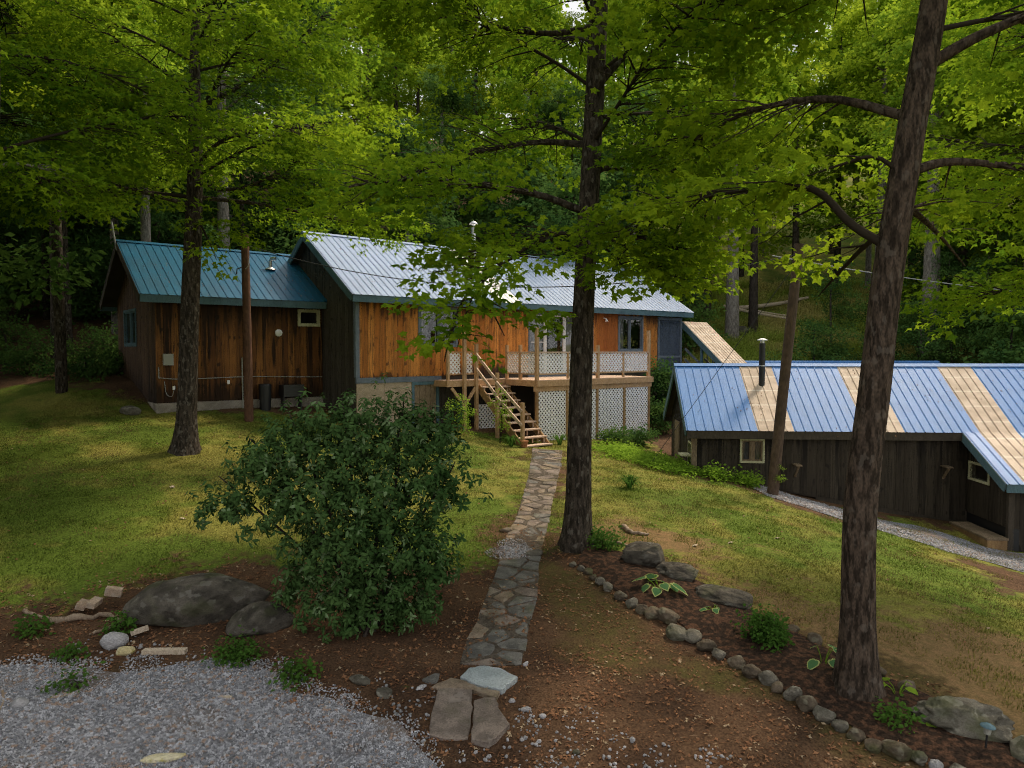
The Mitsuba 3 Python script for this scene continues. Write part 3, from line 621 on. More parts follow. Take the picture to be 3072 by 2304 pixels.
part(PK, 'side_board', HS.hexa(6.68, 6.72, .02, 1.66, -4.72, -4.402), 'post_wood'); part(PK, 'side_board', HS.hexa(6.722, 7.12, 1.62, 1.66, -5.0, -4.402), 'post_wood'); part(PK, 'lower_step', HS.hexa(6.40, 6.67, 1.1, 1.66, -4.76, -4.70), 'old_wood')
part(PK, 'riser', HS.hexa(6.42, 6.66, 1.12, 1.64, -5.0, -4.762), 'dark_wood')

# rear wing of the shed, seen over its ridge, and the covered stair at the end of the house
HR = Frame([9.0, 28.6, CZ], [.9997, -.025, 0], [-.025, -.9997, 0])
tag('outbuilding', 'rear outbuilding with a low blue metal roof showing over the shed ridge', 'outbuilding'); USED['outbuilding'] = 1
part('outbuilding', 'wall', HR.hexa(0, 9, -4.6, -.3, -3.8, -1.2), 'board_grey')
FR, BR, RR = gable_building('outbuilding', HR, (-.3, 9.2), -2.4, -.46, 0, -1.1, -4.8, 'roof_shed', 'blue_trim', rng)
tag('covered_stair', 'covered stair at the far end of the house with a sloping tan plastic roof', 'stair'); USED['covered_stair'] = 1
RC = Roof(HM, 0, 1.27, 2.1, -.55)
k = part('covered_stair', 'roof', RC.slab(15.5, 17.2, .02, RC.L, -.05, 0), 'old_wood')
for i in range(2): part(k, 'panel', RC.panel(15.48 + .86 * i, .86, 0, RC.L + .03, rng=rng), 'fiber_panel')
for t in (15.5, 17.16): part(k, 'fascia', RC.slab(t - .04, t, 0, RC.L, -.22, -.002), 'blue_trim')
for t in (15.52, 17.1):
    for wv, zt in ((.9, .35), (2.0, -.6)): part('covered_stair', 'post', HM.hexa(t, t + .09, wv, wv + .09, -3.2, zt), 'blue_trim')
for t in (15.6, 17.0):
    for dz in (0, .45): part('covered_stair', 'rail', HM.beam((t, .05, .1 - dz), (t, 2.1, -1.55 - dz), .04, .09), 'blue_grey')
for i in range(8): part('covered_stair', 'tread', HM.hexa(15.6, 17.05, .1 + .25 * i, .37 + .25 * i, -1.05 - .2 * i, -1.01 - .2 * i), 'old_wood')
for i in range(7): part('covered_stair', 'baluster', HM.beam((17.0, .2 + .28 * i, -1.0 - .22 * i), (17.0, .2 + .28 * i, -.05 - .22 * i), .03, .03), 'blue_grey')

# ---------------------------------------------------------------- the deck
tag('deck', 'raised wooden deck with white lattice railing and lattice skirt in front of the house', 'deck'); USED['deck'] = 1
ZD = -.93
for i in range(16): part('deck', 'floor_board', HM.hexa(5.07, 10.6, .03 + .149 * i, .17 + .149 * i, ZD - .035, ZD + .002 * (i % 2)), 'deck_board')
for i in range(5): part('deck', 'floor_board', HM.hexa(2.75, 5.064, .03 + .149 * i, .17 + .149 * i, ZD - .035, ZD + .002 * (i % 2)), 'deck_board')
for a in ((5.03, 10.64, 2.42, 2.46), (2.71, 5.03, .78, .82)): part('deck', 'rim_board', HM.hexa(*a, ZD - .20, ZD - .012), 'deck_wood')
for a in ((5.03, 5.07, .825, 2.42), (10.6, 10.64, .03, 2.42), (2.71, 2.75, .03, .78)): part('deck', 'rim_board', HM.hexa(*a, ZD - .20, ZD - .014), 'deck_wood')
part('deck', 'beam', HM.hexa(5.0, 10.62, 2.30, 2.39, ZD - .36, ZD - .205), 'deck_wood')
for i in range(9): part('deck', 'joist', HM.hexa(5.4 + .6 * i, 5.44 + .6 * i, .05, 2.3, ZD - .2, ZD - .04), 'post_wood')
gb = lambda t, w: float(rel(*HM(t, w, 0)[:2])) - CZ
for t in (5.05, 6.36, 7.77, 9.13, 10.45): part('deck', 'skirt_post', HM.hexa(t, t + .085, 2.31, 2.40, gb(t, 2.4) - .15, ZD - .362), 'post_wood')
for t, zt in ((5.09, .74), (7.84, .2), (10.47, .74)): part('deck', 'rail_post', HM.hexa(t - .05, t + .05, 2.31, 2.41, ZD, zt), 'deck_wood')
for w, zt in ((.80, .2), (1.5, .2)): part('deck', 'rail_post', HM.hexa(5.08, 5.17, w - .045, w + .045, ZD, zt), 'deck_wood')
for t in (6.44, 9.12): part('deck', 'rail_stile', HM.hexa(t - .035, t + .035, 2.33, 2.39, ZD + .02, -.062), 'deck_wood')
for a, b in ((5.14, 7.79), (7.89, 10.42)):
    part('deck', 'top_rail', HM.hexa(a, b, 2.31, 2.41, -.06, -.02), 'deck_board'); part('deck', 'bottom_rail', HM.hexa(a, b, 2.33, 2.39, -.76, -.715), 'deck_wood')
for a, b in ((.85, 1.455), (1.545, 2.31)):
    part('deck', 'top_rail', HM.hexa(5.08, 5.17, a, b, -.06, -.02), 'deck_board'); part('deck', 'bottom_rail', HM.hexa(5.1, 5.15, a, b, -.76, -.715), 'deck_wood')
    lattice(num('deck__lattice_panel'), HM, ('t', 5.105), a, b, -.715, -.06, 'white_plastic')
for a, b in ((5.14, 6.4), (6.48, 7.79), (7.89, 9.08), (9.16, 10.42)): lattice(num('deck__lattice_panel'), HM, ('w', 2.345), a, b, -.715, -.064, 'white_plastic')
for a, b in ((5.135, 6.36), (6.445, 7.77), (7.855, 9.13), (9.215, 10.45)):
    lattice(num('deck__lattice_skirt'), HM, ('w', 2.345), a, b, gb(a, 2.4) - .03, ZD - .362, 'white_plastic', z0b=gb(b, 2.4) - .03)
lattice(num('deck__lattice_skirt'), HM, ('w', .70), 3.9, 4.9, gb(4.4, .7) - .05, -1.75, 'white_plastic')
for t, zt, zb in ((3.33, .68, -2.6), (3.80, .23, -2.85)): part('deck', 'rail_post', HM.hexa(t - .05, t + .05, .825, .925, zb, zt), 'deck_wood')
part('deck', 'skirt_post', HM.hexa(5.08, 5.17, .86, .95, -3.1, ZD - .21), 'post_wood'); part('deck', 'rail_post', HM.hexa(2.76, 2.84, .68, .77, ZD, .05), 'deck_wood')
lattice(num('deck__lattice_panel'), HM, ('w', .72), 2.85, 3.27, -.715, -.07, 'white_plastic'); lattice(num('deck__lattice_panel'), HM, ('w', .72), 3.39, 3.74, -.715, -.07, 'white_plastic')
for z in (-.06, -.755): part('deck', 'top_rail' if z > -.5 else 'bottom_rail', HM.hexa(2.85, 3.79, .68, .76, z, z + .04), 'deck_wood')
for t in (2.85, 3.78): part('deck', 'brace', HM.beam((3.33, .875, -1.75), (t, .86, -1.17), .06, .09), 'deck_wood')

# ---------------------------------------------------------------- the staircase
tag('staircase', 'open wooden staircase with slanted handrails leading from the lawn up to the deck', 'staircase'); USED['staircase'] = 1
for t in (3.95, 4.99): part('staircase', 'stringer', HM.beam((t, .80, -1.18), (t, 3.12, -3.02), .045, .24), 'post_wood')
for i in range(9):
    w, z = .83 + .262 * i, -1.15 - .2125 * i
    part('staircase', 'tread', HM.hexa(3.93, 5.03, w, w + .27, z - .04, z), 'deck_board')
    M = MB()
    for t in (3.98, 4.45, 4.92): M.add(*HM.hexa(t, t + .03, w + .2, w + .23, z - .19, z - .041))
    part('staircase', 'riser_block', M.get(), 'deck_board')
part('staircase', 'newel_post', HM.hexa(3.81, 3.90, 1.85, 1.95, -3.0, -.68), 'deck_wood'); part('staircase', 'newel_post', HM.hexa(3.83, 3.92, 3.06, 3.16, -3.1, -1.55), 'deck_wood')
for a, b in (((3.79, .85, -.08), (3.79, 1.93, -.90)), ((3.79, 1.92, -.96), (3.81, 3.14, -1.80)), ((3.79, .85, -.54), (3.79, 1.93, -1.38)), ((3.79, 1.92, -1.42), (3.81, 3.14, -2.22))):
    part('staircase', 'handrail', HM.beam(a, b, .04, .095), 'deck_board')
# ---------------------------------------------------------------- foliage pieces, each a shapegroup that is copied
LEAF5 = np.array([(0, 0, 0), (-.06, .36, -.05), (.20, .30, .0), (.50, .56, -.10), (.56, .26, .01), (1, 0, -.16), (.56, -.26, .01), (.50, -.56, -.10), (.20, -.30, .0), (-.06, -.36, -.05), (.30, 0, .06)], float)
LEAF5F = np.array([[10, i, i + 1] for i in range(9)] + [[10, 9, 0]])[:, [0, 2, 1]]
LEAF3 = np.array([(0, 0, 0), (.30, .50, -.06), (.48, .14, .03), (1, 0, -.12), (.48, -.14, .03), (.30, -.50, -.06)], float)
LEAF3F = np.array([[0, 2, 1], [0, 4, 2], [2, 4, 3], [0, 5, 4]])
LEAF2 = np.array([(0, 0, 0), (.45, .36, .0), (1, 0, -.12), (.45, -.36, .0)], float); LEAF2F = np.array([[0, 3, 2], [0, 2, 1]])
LEAFE = np.array([(0, 0, 0), (.3, .17, -.01), (.7, .17, -.04), (1, 0, -.12), (.7, -.17, -.04), (.3, -.17, -.01), (.3, 0, .03), (.7, 0, .01)], float)
LEAFEF = np.array([[0, 6, 1], [1, 6, 7], [1, 7, 2], [2, 7, 3], [0, 5, 6], [5, 7, 6], [5, 4, 7], [4, 3, 7]])

def rotmat(yaw, pitch, roll):
    cy, sy, cp, sp, cr, sr = math.cos(yaw), math.sin(yaw), math.cos(pitch), math.sin(pitch), math.cos(roll), math.sin(roll)
    return np.array([[cy, -sy, 0], [sy, cy, 0], [0, 0, 1]]) @ np.array([[cp, 0, sp], [0, 1, 0], [-sp, 0, cp]]) @ np.array([[1, 0, 0], [0, cr, -sr], [0, sr, cr]])

def add_leaf(M, shape, p, yaw, pitch, roll, size):
    M.add(shape[0] * size @ rotmat(yaw, pitch, roll).T + p, shape[1])

def spray(rng, shape, n_side, L, size, tilt=.38):
    """a flat leafy twig along +x"""
    M = MB()
    for i in range(n_side * 2 + 1):
        u = .12 + .88 * (i // 2) / n_side if i < n_side * 2 else 1.0
        s = (1 if i % 2 else -1); l2 = .6 * L * (1 - .6 * u) * rng.uniform(.6, 1.15)
        ang = s * rng.uniform(.6, 1.0) if i < n_side * 2 else 0
        p0 = np.array([u * L, 0, -.10 * L * u * u])
        for v in (np.array([.45, 1.0]) if i < n_side * 2 else [0.2]):
            q = p0 + np.array([math.cos(ang), math.sin(ang), -.12]) * l2 * v
            for e in (-1, 1):
                if rng.uniform() < .22: continue
                y = ang + e * rng.uniform(.3, 1.9); pt = .5 * size
                qq = q + np.array([math.cos(y), math.sin(y), rng.normal(0, .25)]) * pt + rng.normal(0, .012, 3) * L
                add_leaf(M, shape, qq, y + rng.normal(0, .5), rng.normal(.18, tilt), rng.normal(0, tilt), size * rng.uniform(.6, 1.3))
    return M.get()

def puff(rng, shape, n, R, H, size):
    """a layered clump of leaves"""
    M = MB()
    for _ in range(n):
        a, r = rng.uniform(0, 6.283), R * math.sqrt(rng.uniform(.02, 1)); z = rng.normal(0, H) - .28 * H * (r / R) ** 2
        add_leaf(M, shape, np.array([r * math.cos(a), r * math.sin(a), z]), a + rng.normal(0, .8), rng.normal(.3, .4), rng.normal(0, .45), size * rng.uniform(.65, 1.3))
    return M.get()

def rosette(rng, n, size):
    """whorl of long evergreen leaves round a twig tip"""
    M = MB()
    for i in range(n):
        a = i * 2.4 + rng.normal(0, .2); add_leaf(M, (LEAFE * [1, 1.05, 1], LEAFEF), np.array([0, 0, -.012 * i]), a, rng.normal(.1 + .07 * i, .16), rng.normal(0, .2), size * rng.uniform(.75, 1.15))
    return M.get()

def group(key, mesh, m):
    scene[key] = {'type': 'shapegroup', 'leaf': mikit.ply(mesh, m)}; return key
rng = np.random.default_rng(5)
NEAR = [group(f'spray_near_{i}', spray(rng, (LEAF5, LEAF5F), 4, .72, .108), 'leaf_maple') for i in range(6)]
MID = [group(f'spray_mid_{i}', spray(rng, (LEAF3, LEAF3F), 5, .88, .128), 'leaf_maple') for i in range(5)]
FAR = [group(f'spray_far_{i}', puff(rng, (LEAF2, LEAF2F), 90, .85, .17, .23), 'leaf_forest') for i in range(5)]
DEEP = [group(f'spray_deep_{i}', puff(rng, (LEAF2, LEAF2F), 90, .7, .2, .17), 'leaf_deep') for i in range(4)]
ROS = [group(f'rosette_{i}', rosette(rng, 8, .09), 'leaf_bush') for i in range(5)]
BRIGHT = [group(f'spray_bright_{i}', puff(rng, (LEAF2, LEAF2F), 40, .22, .07, .07), 'leaf_bright') for i in range(3)]
LEAFY = [group(f'spray_leafy_{i}', puff(rng, (LEAF2, LEAF2F), 40, .16, .08, .05), 'leaf_blade') for i in range(3)]

def inst(key, g, M4s):
    """copies of one group under a key: key__001, key__002 ..."""
    for M4 in M4s:
        n = USED.get(key + '#', 0) + 1; USED[key + '#'] = n
        scene[f'{key}__{n:04d}'] = {'type': 'instance', 'to_world': T(np.ascontiguousarray(M4)), 'shapegroup': {'type': 'ref', 'id': g}}

def M4(p, R, s=1.0):
    m = np.eye(4); m[:3, :3] = R * s; m[:3, 3] = p; return m

def scatter(key, groups, P, rng, yaw=None, pitch=(.1, .2), roll=.2, scale=(.8, 1.25), kind=True):
    per = {}
    for i, p in enumerate(P):
        y = rng.uniform(0, 6.283) if yaw is None else yaw[i] + rng.normal(0, .35)
        per.setdefault(groups[rng.integers(len(groups))], []).append(M4(p, rotmat(y, rng.normal(*pitch), rng.normal(0, roll)), rng.uniform(*scale)))
    for g, ms in per.items(): inst(key, g, ms)
    if kind: tag(key, kind='stuff')

# ---------------------------------------------------------------- trees
def trunk_mesh(P, R, sides=28, n=90, rough=.045, flare=.55, seed=0):
    C = curve(P, n); r = np.interp(np.linspace(0, 1, n), np.linspace(0, 1, len(R)), R)
    h = np.linalg.norm(C - C[0], axis=1); V, F = tube(C, np.ones(n), sides, cap=False); V = V.reshape(n, sides, 3)
    d = V - C[:, None]; ang = np.arange(sides) * 2 * np.pi / sides
    lobes = 1 + .22 * np.cos(ang * 5 + seed) + .18 * np.cos(ang * 3 + seed * 2)
    k = r[:, None] * (1 + flare * np.exp(-h / .32)[:, None] * lobes[None])
    ridg = meshkit.fbm(np.stack([np.cos(ang)[None] * 5 + 0 * h[:, None], np.sin(ang)[None] * 5 + 0 * h[:, None], h[:, None] * .9 + 0 * ang[None]], -1), 3, seed)
    k = k * (1 + rough * 2 * (ridg - .5)); V = C[:, None] + d * k[..., None]
    return V.reshape(-1, 3), F

def limb_path(p0, az, L, rise, droop, rng, n=7):
    u = np.linspace(0, 1, n); d = np.array([math.cos(az), math.sin(az), 0]); s = np.array([-d[1], d[0], 0])
    w = np.cumsum(rng.normal(0, .05, n)) * L * .35
    return p0 + d * (u * L)[:, None] + s * (w * u)[:, None] + np.array([0, 0, 1.]) * (L * (rise * u - droop * u * u))[:, None]

def near_tree(key, P, R, limbs, groups, bark, seed, label, per_m=6.0, spread=.55, zmin=None, keep=None, sides=28, scale=(.8, 1.25), cat='tree', group=None):
    """trunk, limbs with side twigs, and leaf sprays along them. limbs: point lists"""
    rng = np.random.default_rng(seed); tag(key, label, cat, group)
    put(key + '__trunk', trunk_mesh(P, R, sides, seed=seed), bark, smooth=True)
    pts, yaws = [], []
    for Lp, r0 in limbs:
        C = curve(Lp, max(8, 3 * len(Lp))); n = len(C); r = r0 * (1 - np.linspace(0, 1, n)) ** .8 + .006
        M = MB(); M.add(*tube(C, r, 7)); seg = np.linalg.norm(np.diff(C, axis=0), axis=1); Lt = seg.sum(); cum = np.r_[0, np.cumsum(seg)] / Lt
        for i in range(int(Lt * per_m)):
            u = .16 + .84 * rng.uniform() ** .75; c = np.array([np.interp(u, cum, C[:, k]) for k in range(3)]); c2 = np.array([np.interp(min(u + .05, 1), cum, C[:, k]) for k in range(3)])
            f = c2 - c + 1e-6; az = math.atan2(f[1], f[0]) + rng.choice([-1, 1]) * rng.uniform(.15, 1.25); l = rng.uniform(.1, 1.25) * spread * (1.25 - .55 * u) * min(Lt, 3.5) / 2.2
            q = c + np.array([math.cos(az), math.sin(az), rng.normal(-.02, .22)]) * l
            if np.linalg.norm(q - [0, 0, CZ]) < 5.2 or q[1] < 3.5 or (zmin is not None and q[2] < zmin): continue
            if keep is not None and not keep(q): continue
            pts.append(q); yaws.append(az)
            if l > .25: mdl = (c + q) / 2 + [0, 0, .05 * l]; M.add(*tube(np.array([c, mdl, q, q + np.array([math.cos(az), math.sin(az), -.1]) * .3]), [.011 + .006 * l, .009, .006, .003], 4, cap=False))
        part(key, 'limb', M.get(), 'twig_mat' if r0 < .05 else bark, smooth=60)
    scatter(key + '__crown', groups, pts, rng, yaw=yaws, pitch=(.12, .28), roll=.30, scale=scale)
    return len(pts)

def auto_limbs(P, n, z0, z1, L0, L1, rng, az=None, rise=(.15, .7), droop=(.05, .35), r=.05):
    C = curve(P, 80); out = []
    for i in range(n):
        u = (i + rng.uniform(.1, .9)) / n; z = z0 + (z1 - z0) * u; p = C[np.argmin(abs(C[:, 2] - z))]
        a = (i * 2.399 + rng.normal(0, .3)) if az is None else rng.uniform(*az)
        L = (L0 + (L1 - L0) * u) * rng.uniform(.7, 1.15)
        out.append((limb_path(p, a, L, rng.uniform(*rise), rng.uniform(*droop), rng), r * (1.1 - .5 * u)))
    return out
rng = np.random.default_rng(21)
PT2 = [(1.08, 12.0, .62), (1.12, 12.0, 1.6), (1.14, 12, 3.0), (1.2, 12, 5.0), (1.3, 12, 7.0), (1.42, 12.05, 9.6), (1.5, 12.1, 12.5), (1.45, 12.1, 16)]
L2 = [([(1.2,12,5.65),(.55,11.4,5.75),(-.1,10.6,5.3),(-.6,9.9,4.8),(-.8,9.6,4.3),(-.9,9.5,3.85)], .025),
      ([(1.3,12,6.9),(1.75,11.9,7.15),(2.4,11.6,7.5),(3.3,11.2,7.7)], .06), ([(1.35,12,8.3),(2.1,12.2,9.2),(2.8,12.4,10.2)], .07),
      ([(1.35,12,9.3),(.6,11.9,9.15),(-.3,11.7,9.2),(-1.4,11.4,9.6)], .05), ([(1.2,12,6.3),(.4,11.6,6.5),(-.6,11.1,6.55),(-1.4,10.6,6.5),(-2.1,10.3,6.35)], .06),
      ([(1.2,12,5.9),(.7,12.4,6.0),(-.2,12.9,5.9),(-.9,13.3,5.7)], .045), ([(1.25,12,6.1),(1.7,12.6,6.2),(2.6,13.3,5.9),(3.4,13.9,5.5)], .045),
      ([(1.25,12,5.8),(1.8,11.6,5.85),(2.5,11.2,5.6),(3.0,10.9,5.35)], .04), ([(1.25,12,7.4),(.3,12.6,7.6),(-1.0,13.2,7.5),(-2.2,13.6,7.2)], .055)]
L2 += auto_limbs(PT2, 17, 6.7, 12.5, 3.5, 2.4, rng, r=.026)
L2 += [([(-.1,10.6,5.3),(-.45,10.0,4.9),(-.62,9.7,4.5),(-.72,9.5,4.05)], .012), ([(-.35,10.0,4.7),(-.75,9.75,4.35),(-.95,9.6,4.1)], .012), ([(1.25,12,6.0),(1.75,11.6,5.7),(2.2,11.3,5.35),(2.6,11.1,5.0)], .02), ([(1.3,12,5.9),(1.6,11.4,5.5),(1.85,11.0,5.1)], .014), ([(-.45,9.9,4.85),(-.25,9.6,4.5),(-.1,9.5,4.2)], .01)]
near_tree('maple_tree', PT2, [.22, .212, .205, .188, .172, .163, .155, .14, .11, .05], L2, NEAR, 'bark_maple', 31,
          'middle maple trunk rising beside the stone path in front of the deck', per_m=14, zmin=3.6, keep=lambda q: (q[2] > 4.85 and not (q[0] < -1.0 and q[2] < 5.75) and not (q[0] > 2.75 and q[2] < 5.6)) or (-.82 < q[0] < -.06 and q[1] < 10.6 and math.sin(q[0] * 91.7 + q[2] * 57.3) > -.25))
PT3 = [(3.72, 7.58, .28), (3.70, 7.56, 1.2), (3.70, 7.55, 2.4), (3.82, 7.55, 3.6), (3.93, 7.55, 4.8), (4.1, 7.5, 6.2), (4.35, 7.5, 7.9), (4.6, 7.5, 10.5), (4.7, 7.5, 14)]
L3 = [([(4.3,7.5,6.95),(4.75,7.45,7.2),(5.4,7.35,7.45),(6.6,7.2,7.9),(7.8,7.2,8.2)], .06), ([(4.1,7.5,5.85),(4.55,7.5,5.95),(5.3,7.4,5.85),(6.3,7.3,5.7)], .05),
      ([(3.9,7.55,5.1),(3.6,7.7,5.35),(3.3,7.9,5.75),(2.95,8.3,5.85),(2.6,9.0,5.95),(2.2,10,6.0),(1.8,10.8,5.8)], .045), ([(4.05,7.5,5.8),(3.75,7.5,6.0),(3.45,7.6,5.95),(3.1,7.8,5.85)], .02),
      ([(4.0,7.5,5.4),(4.5,8.2,5.6),(5.4,9.2,5.5),(6.4,10.2,5.2)], .05), ([(4.1,7.5,6.4),(3.6,8.4,6.9),(3.0,9.6,7.1),(2.6,11,7.0)], .05), ([(4.0,7.5,5.2),(4.2,8.4,5.3),(4.4,9.6,5.1),(4.5,10.6,4.8)], .04)]
L3 += auto_limbs(PT3, 14, 7.3, 11.5, 3.6, 2.4, rng, r=.022)
near_tree('maple_tree_001', PT3, [.19, .172, .166, .155, .148, .138, .122, .10, .05], L3, NEAR, 'bark_red', 32,
          'right leaning maple with reddish bark standing at the end of the mulched bed', per_m=13, zmin=5.2, keep=lambda q: q[2] > 5.55 or q[0] < 4.3)
PT1 = [(-7.78, 17.0, 1.5), (-7.72, 17, 2.6), (-7.62, 17, 4.6), (-7.5, 17, 6.6), (-7.4, 17, 8.4), (-7.38, 17, 10.2), (-7.3, 17, 12.5), (-7.2, 17, 16)]
L1 = [([(-7.4,17,9.6),(-6.6,16.8,9.9),(-5.4,16.6,10.5),(-4.2,16.5,11.6)], .06), ([(-7.45,17,8.0),(-6.6,16.7,7.7),(-5.6,16.5,7.9),(-4.4,16.3,8.5)], .055), ([(-7.45,17,8.6),(-8.4,16.6,9.4),(-9.6,16.2,9.9)], .05),
      ([(-7.5,17,7.6),(-8.4,16.5,7.6),(-9.4,16.1,7.5),(-10.3,15.8,7.3)], .045), ([(-7.5,17,6.6),(-7.1,16.4,6.9),(-6.7,16.0,6.4),(-6.5,15.9,6.0)], .03), ([(-7.4,17,10.6),(-7.0,16.9,11.6),(-6.5,16.9,12.8)], .06),
      ([(-7.5,17,7.4),(-8.2,15.8,7.5),(-8.8,14.6,7.4),(-9.3,13.6,7.1)], .05), ([(-7.45,17,8.2),(-6.4,16.0,8.6),(-5.0,15.0,8.6),(-3.8,14.2,8.3)], .05), ([(-7.45,17,7.6),(-6.2,17.8,7.6),(-4.8,18.4,7.4),(-3.4,18.8,7.2)], .05)]
L1 += auto_limbs(PT1, 22, 7.8, 14.5, 4.2, 2.4, rng, r=.03)
near_tree('maple_tree_002', PT1, [.27, .225, .208, .195, .165, .125, .085, .04], L1, MID, 'bark_maple', 33,
          'left maple trunk standing on the lawn in front of the dark cabin', per_m=13, zmin=6.0, sides=24, keep=lambda q: q[2] > 7.0 or q[0] < -6.7)
PT0 = [(-10.4, 13.2, 1.1), (-10.1, 13.1, 3), (-9.75, 13, 5), (-9.45, 13, 7), (-9.3, 13, 9), (-9.2, 13, 12), (-9.1, 13, 15)]
near_tree('maple_tree_003', PT0, [.3, .24, .22, .2, .17, .12, .05], [([(-9.45,13,7.2),(-8.9,13,7.35),(-8.2,12.9,7.2)], .05)] + auto_limbs(PT0, 11, 7.2, 13, 3.6, 2.2, rng, r=.028), MID, 'bark_grey', 34,
          'grey maple trunk cut by the left edge of the photo', per_m=11, zmin=6.2, sides=18)
# maples whose boughs reach in from between the house and the camera's right
PT4 = [(11.5, 11.5, -.6), (11.3, 11.5, 3), (11.2, 11.5, 6), (11.0, 11.5, 10), (11, 11.5, 15)]
near_tree('maple_tree_004', PT4, [.26, .22, .2, .17, .05], [([(11.2,11.5,5.2),(10.2,11.9,5.3),(9.2,12.4,5.25),(8.4,12.8,4.95)], .045), ([(11.2,11.5,6),(10.2,12.3,6.6),(9.0,13.0,6.9),(7.8,13.6,6.9)], .05)] + auto_limbs(PT4, 16, 6.0, 13, 3.8, 2.2, rng, r=.04), MID, 'bark_red', 35,
          'maple outside the right edge whose low bright bough reaches over the lawn', per_m=13, zmin=4.4, sides=18, keep=lambda q: q[2] > 6.1 or q[0] > 7.5)

# ---- the forest on the slope behind
def forest_tree(x, y, h, r, rng, groups, bark, label, group, base=.25, wid=2.6, n=110, lean=0.0, key='forest_tree', sc=(.75, 1.4)):
    k = num(key); z = float(gz(x, y)) - .2; tag(k, label, 'tree', group)
    P = [(x, y, z), (x + lean * .3, y, z + h * .35), (x + lean * .7, y + .1, z + h * .7), (x + lean, y, z + h)]
    M = MB(); M.add(*tube(curve(P, 12), np.linspace(r * 1.15, .03, 12) ** 1.0, 9)); put(k + '__trunk', M.get(), bark, smooth=True)
    B = MB(); pts = []
    nl = int(n / 7)
    for i in range(nl):
        u = base + (1 - base) * (i + .5) / nl; c = np.array(curve(P, 40)[int(u * 39)]); a = rng.uniform(0, 6.283)
        L = wid * (1.05 - .75 * ((u - base) / (1 - base)) ** 1.6) * rng.uniform(.7, 1.15); C = limb_path(c, a, L, rng.uniform(.1, .5), rng.uniform(.15, .4), rng, 5)
        B.add(*tube(C, np.linspace(.045 * r / .2, .01, 5), 4))
        for _ in range(7):
            v = rng.uniform(.35, 1.1); q = np.array([np.interp(v, np.linspace(0, 1, 5), C[:, j]) for j in range(3)]) + rng.normal(0, [.45, .45, .22])
            pts.append(q)
    put(k + '__limb', B.get(), bark, smooth=True); tag(k + '__limb', kind='stuff')
    scatter(k + '__crown', groups, pts, rng, pitch=(.05, .2), roll=.2, scale=sc)
rng = np.random.default_rng(77)
for x, y, h, r, bk, lab in [(-17.1, 27.3, 19, .34, 'bark_maple', 'thick rough trunk in the dark woods left of the cabin'), (-13.4, 26.5, 17, .2, 'bark_grey', 'slender pale trunk just behind the left gable of the cabin'),
        (11.3, 44.5, 15, .2, 'bark_dark', 'thin dark trunk at the far end of the house roof'), (11.6, 43.0, 16, .28, 'bark_dark', 'stout dark trunk just right of the house roof end'),
        (12.3, 40.2, 17, .36, 'bark_grey', 'pale grey trunk rising behind the covered stair'), (13.9, 41.5, 16, .25, 'bark_dark', 'dark trunk standing beside the fallen logs'),
        (20.8, 35.8, 19, .42, 'bark_grey', 'thick pale trunk behind the right end of the shed roof'), (23.0, 45.0, 18, .4, 'bark_grey', 'pale far trunk glimpsed right of the leaning maple')]:
    forest_tree(x, y, h, r, rng, FAR, bk, lab, None, base=.5 if x > 0 else .35, wid=2.8 if 10 < x < 15 else 3.2, n=63 if 10 < x < 15 else 130)
FORB = shapely.union_all([sbox(9.0, 31, 21, 46.5), HOUSE_ZONE := Polygon([(-12, 19), (-4, 27), (8, 36), (20, 31), (20, 16), (-4, 18)])])
placed = [(-17.1, 27.3), (-13.4, 26.5), (20.8, 35.8), (23, 45), (11.6, 43), (13.9, 41.5)]
cand = []
for _ in range(9000):
    y = rng.uniform(21, 78); x = rng.uniform(-.95, .95) * (y + 6)
    if y < 30 and x > -12.5 and x < 16: continue
    if FORB.contains(shapely.Point(x, y)) or (x > 14 and y < 31 and x < 24): continue
    d = 3.9 if y < 45 else 4.3
    if all((x - a) ** 2 + (y - b) ** 2 > d * d for a, b in placed): placed.append((x, y)); cand.append((x, y))
cand = cand[:130]
for x, y in cand:
    left = x < -11 and y < 40; hm = 21 if left or x > 18 else max(6.5, min(21, 6 + (y - 25) * .78 - float(gz(x, y)))) + (4.5 if y > 46 else 0)
    low = y < 46 and x < 9  # low and left trees take darker leaves, their shade put into the colour
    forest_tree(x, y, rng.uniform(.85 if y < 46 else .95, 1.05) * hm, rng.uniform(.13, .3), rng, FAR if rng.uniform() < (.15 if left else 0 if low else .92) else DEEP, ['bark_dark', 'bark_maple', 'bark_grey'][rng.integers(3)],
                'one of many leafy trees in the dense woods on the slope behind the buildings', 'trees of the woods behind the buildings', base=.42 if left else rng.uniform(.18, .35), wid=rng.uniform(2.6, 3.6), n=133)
for x, y in [(-11.5, 8), (-15, 10), (-13, 4), (-17, 14), (-18, 6), (-15, 17.5), (-20, 11), (-14, -1), (-20, 18), (-17.5, 21), (-22, 15), (-11, 1), (-10.2, 7.2), (-12.6, 12.2), (-13.5, 15.2)]:  # unseen trees added beyond the left edge to shade the left lawn
    forest_tree(x, y, rng.uniform(15, 19), rng.uniform(.18, .3), rng, DEEP, 'bark_maple', 'unseen tree added left of view to shade the lawn', 'unseen trees added to shade the lawn', base=.25, wid=3.0, n=119)
for x, y, h in [(-8, 50, 21), (-9.5, 57, 21), (-3, 60, 22), (3, 63, 22), (-14, 58, 21), (8, 58, 22), (-5, 68, 22), (27, 40, 18), (24, 38.5, 15), (31, 37, 18), (29, 33, 15), (26, 47, 19), (22.5, 50, 18)]:
    forest_tree(x, y, h, rng.uniform(.18, .3), rng, FAR, 'bark_maple', 'one of many leafy trees in the dense woods on the slope behind the buildings', 'trees of the woods behind the buildings', base=.2, wid=3.4, n=140)
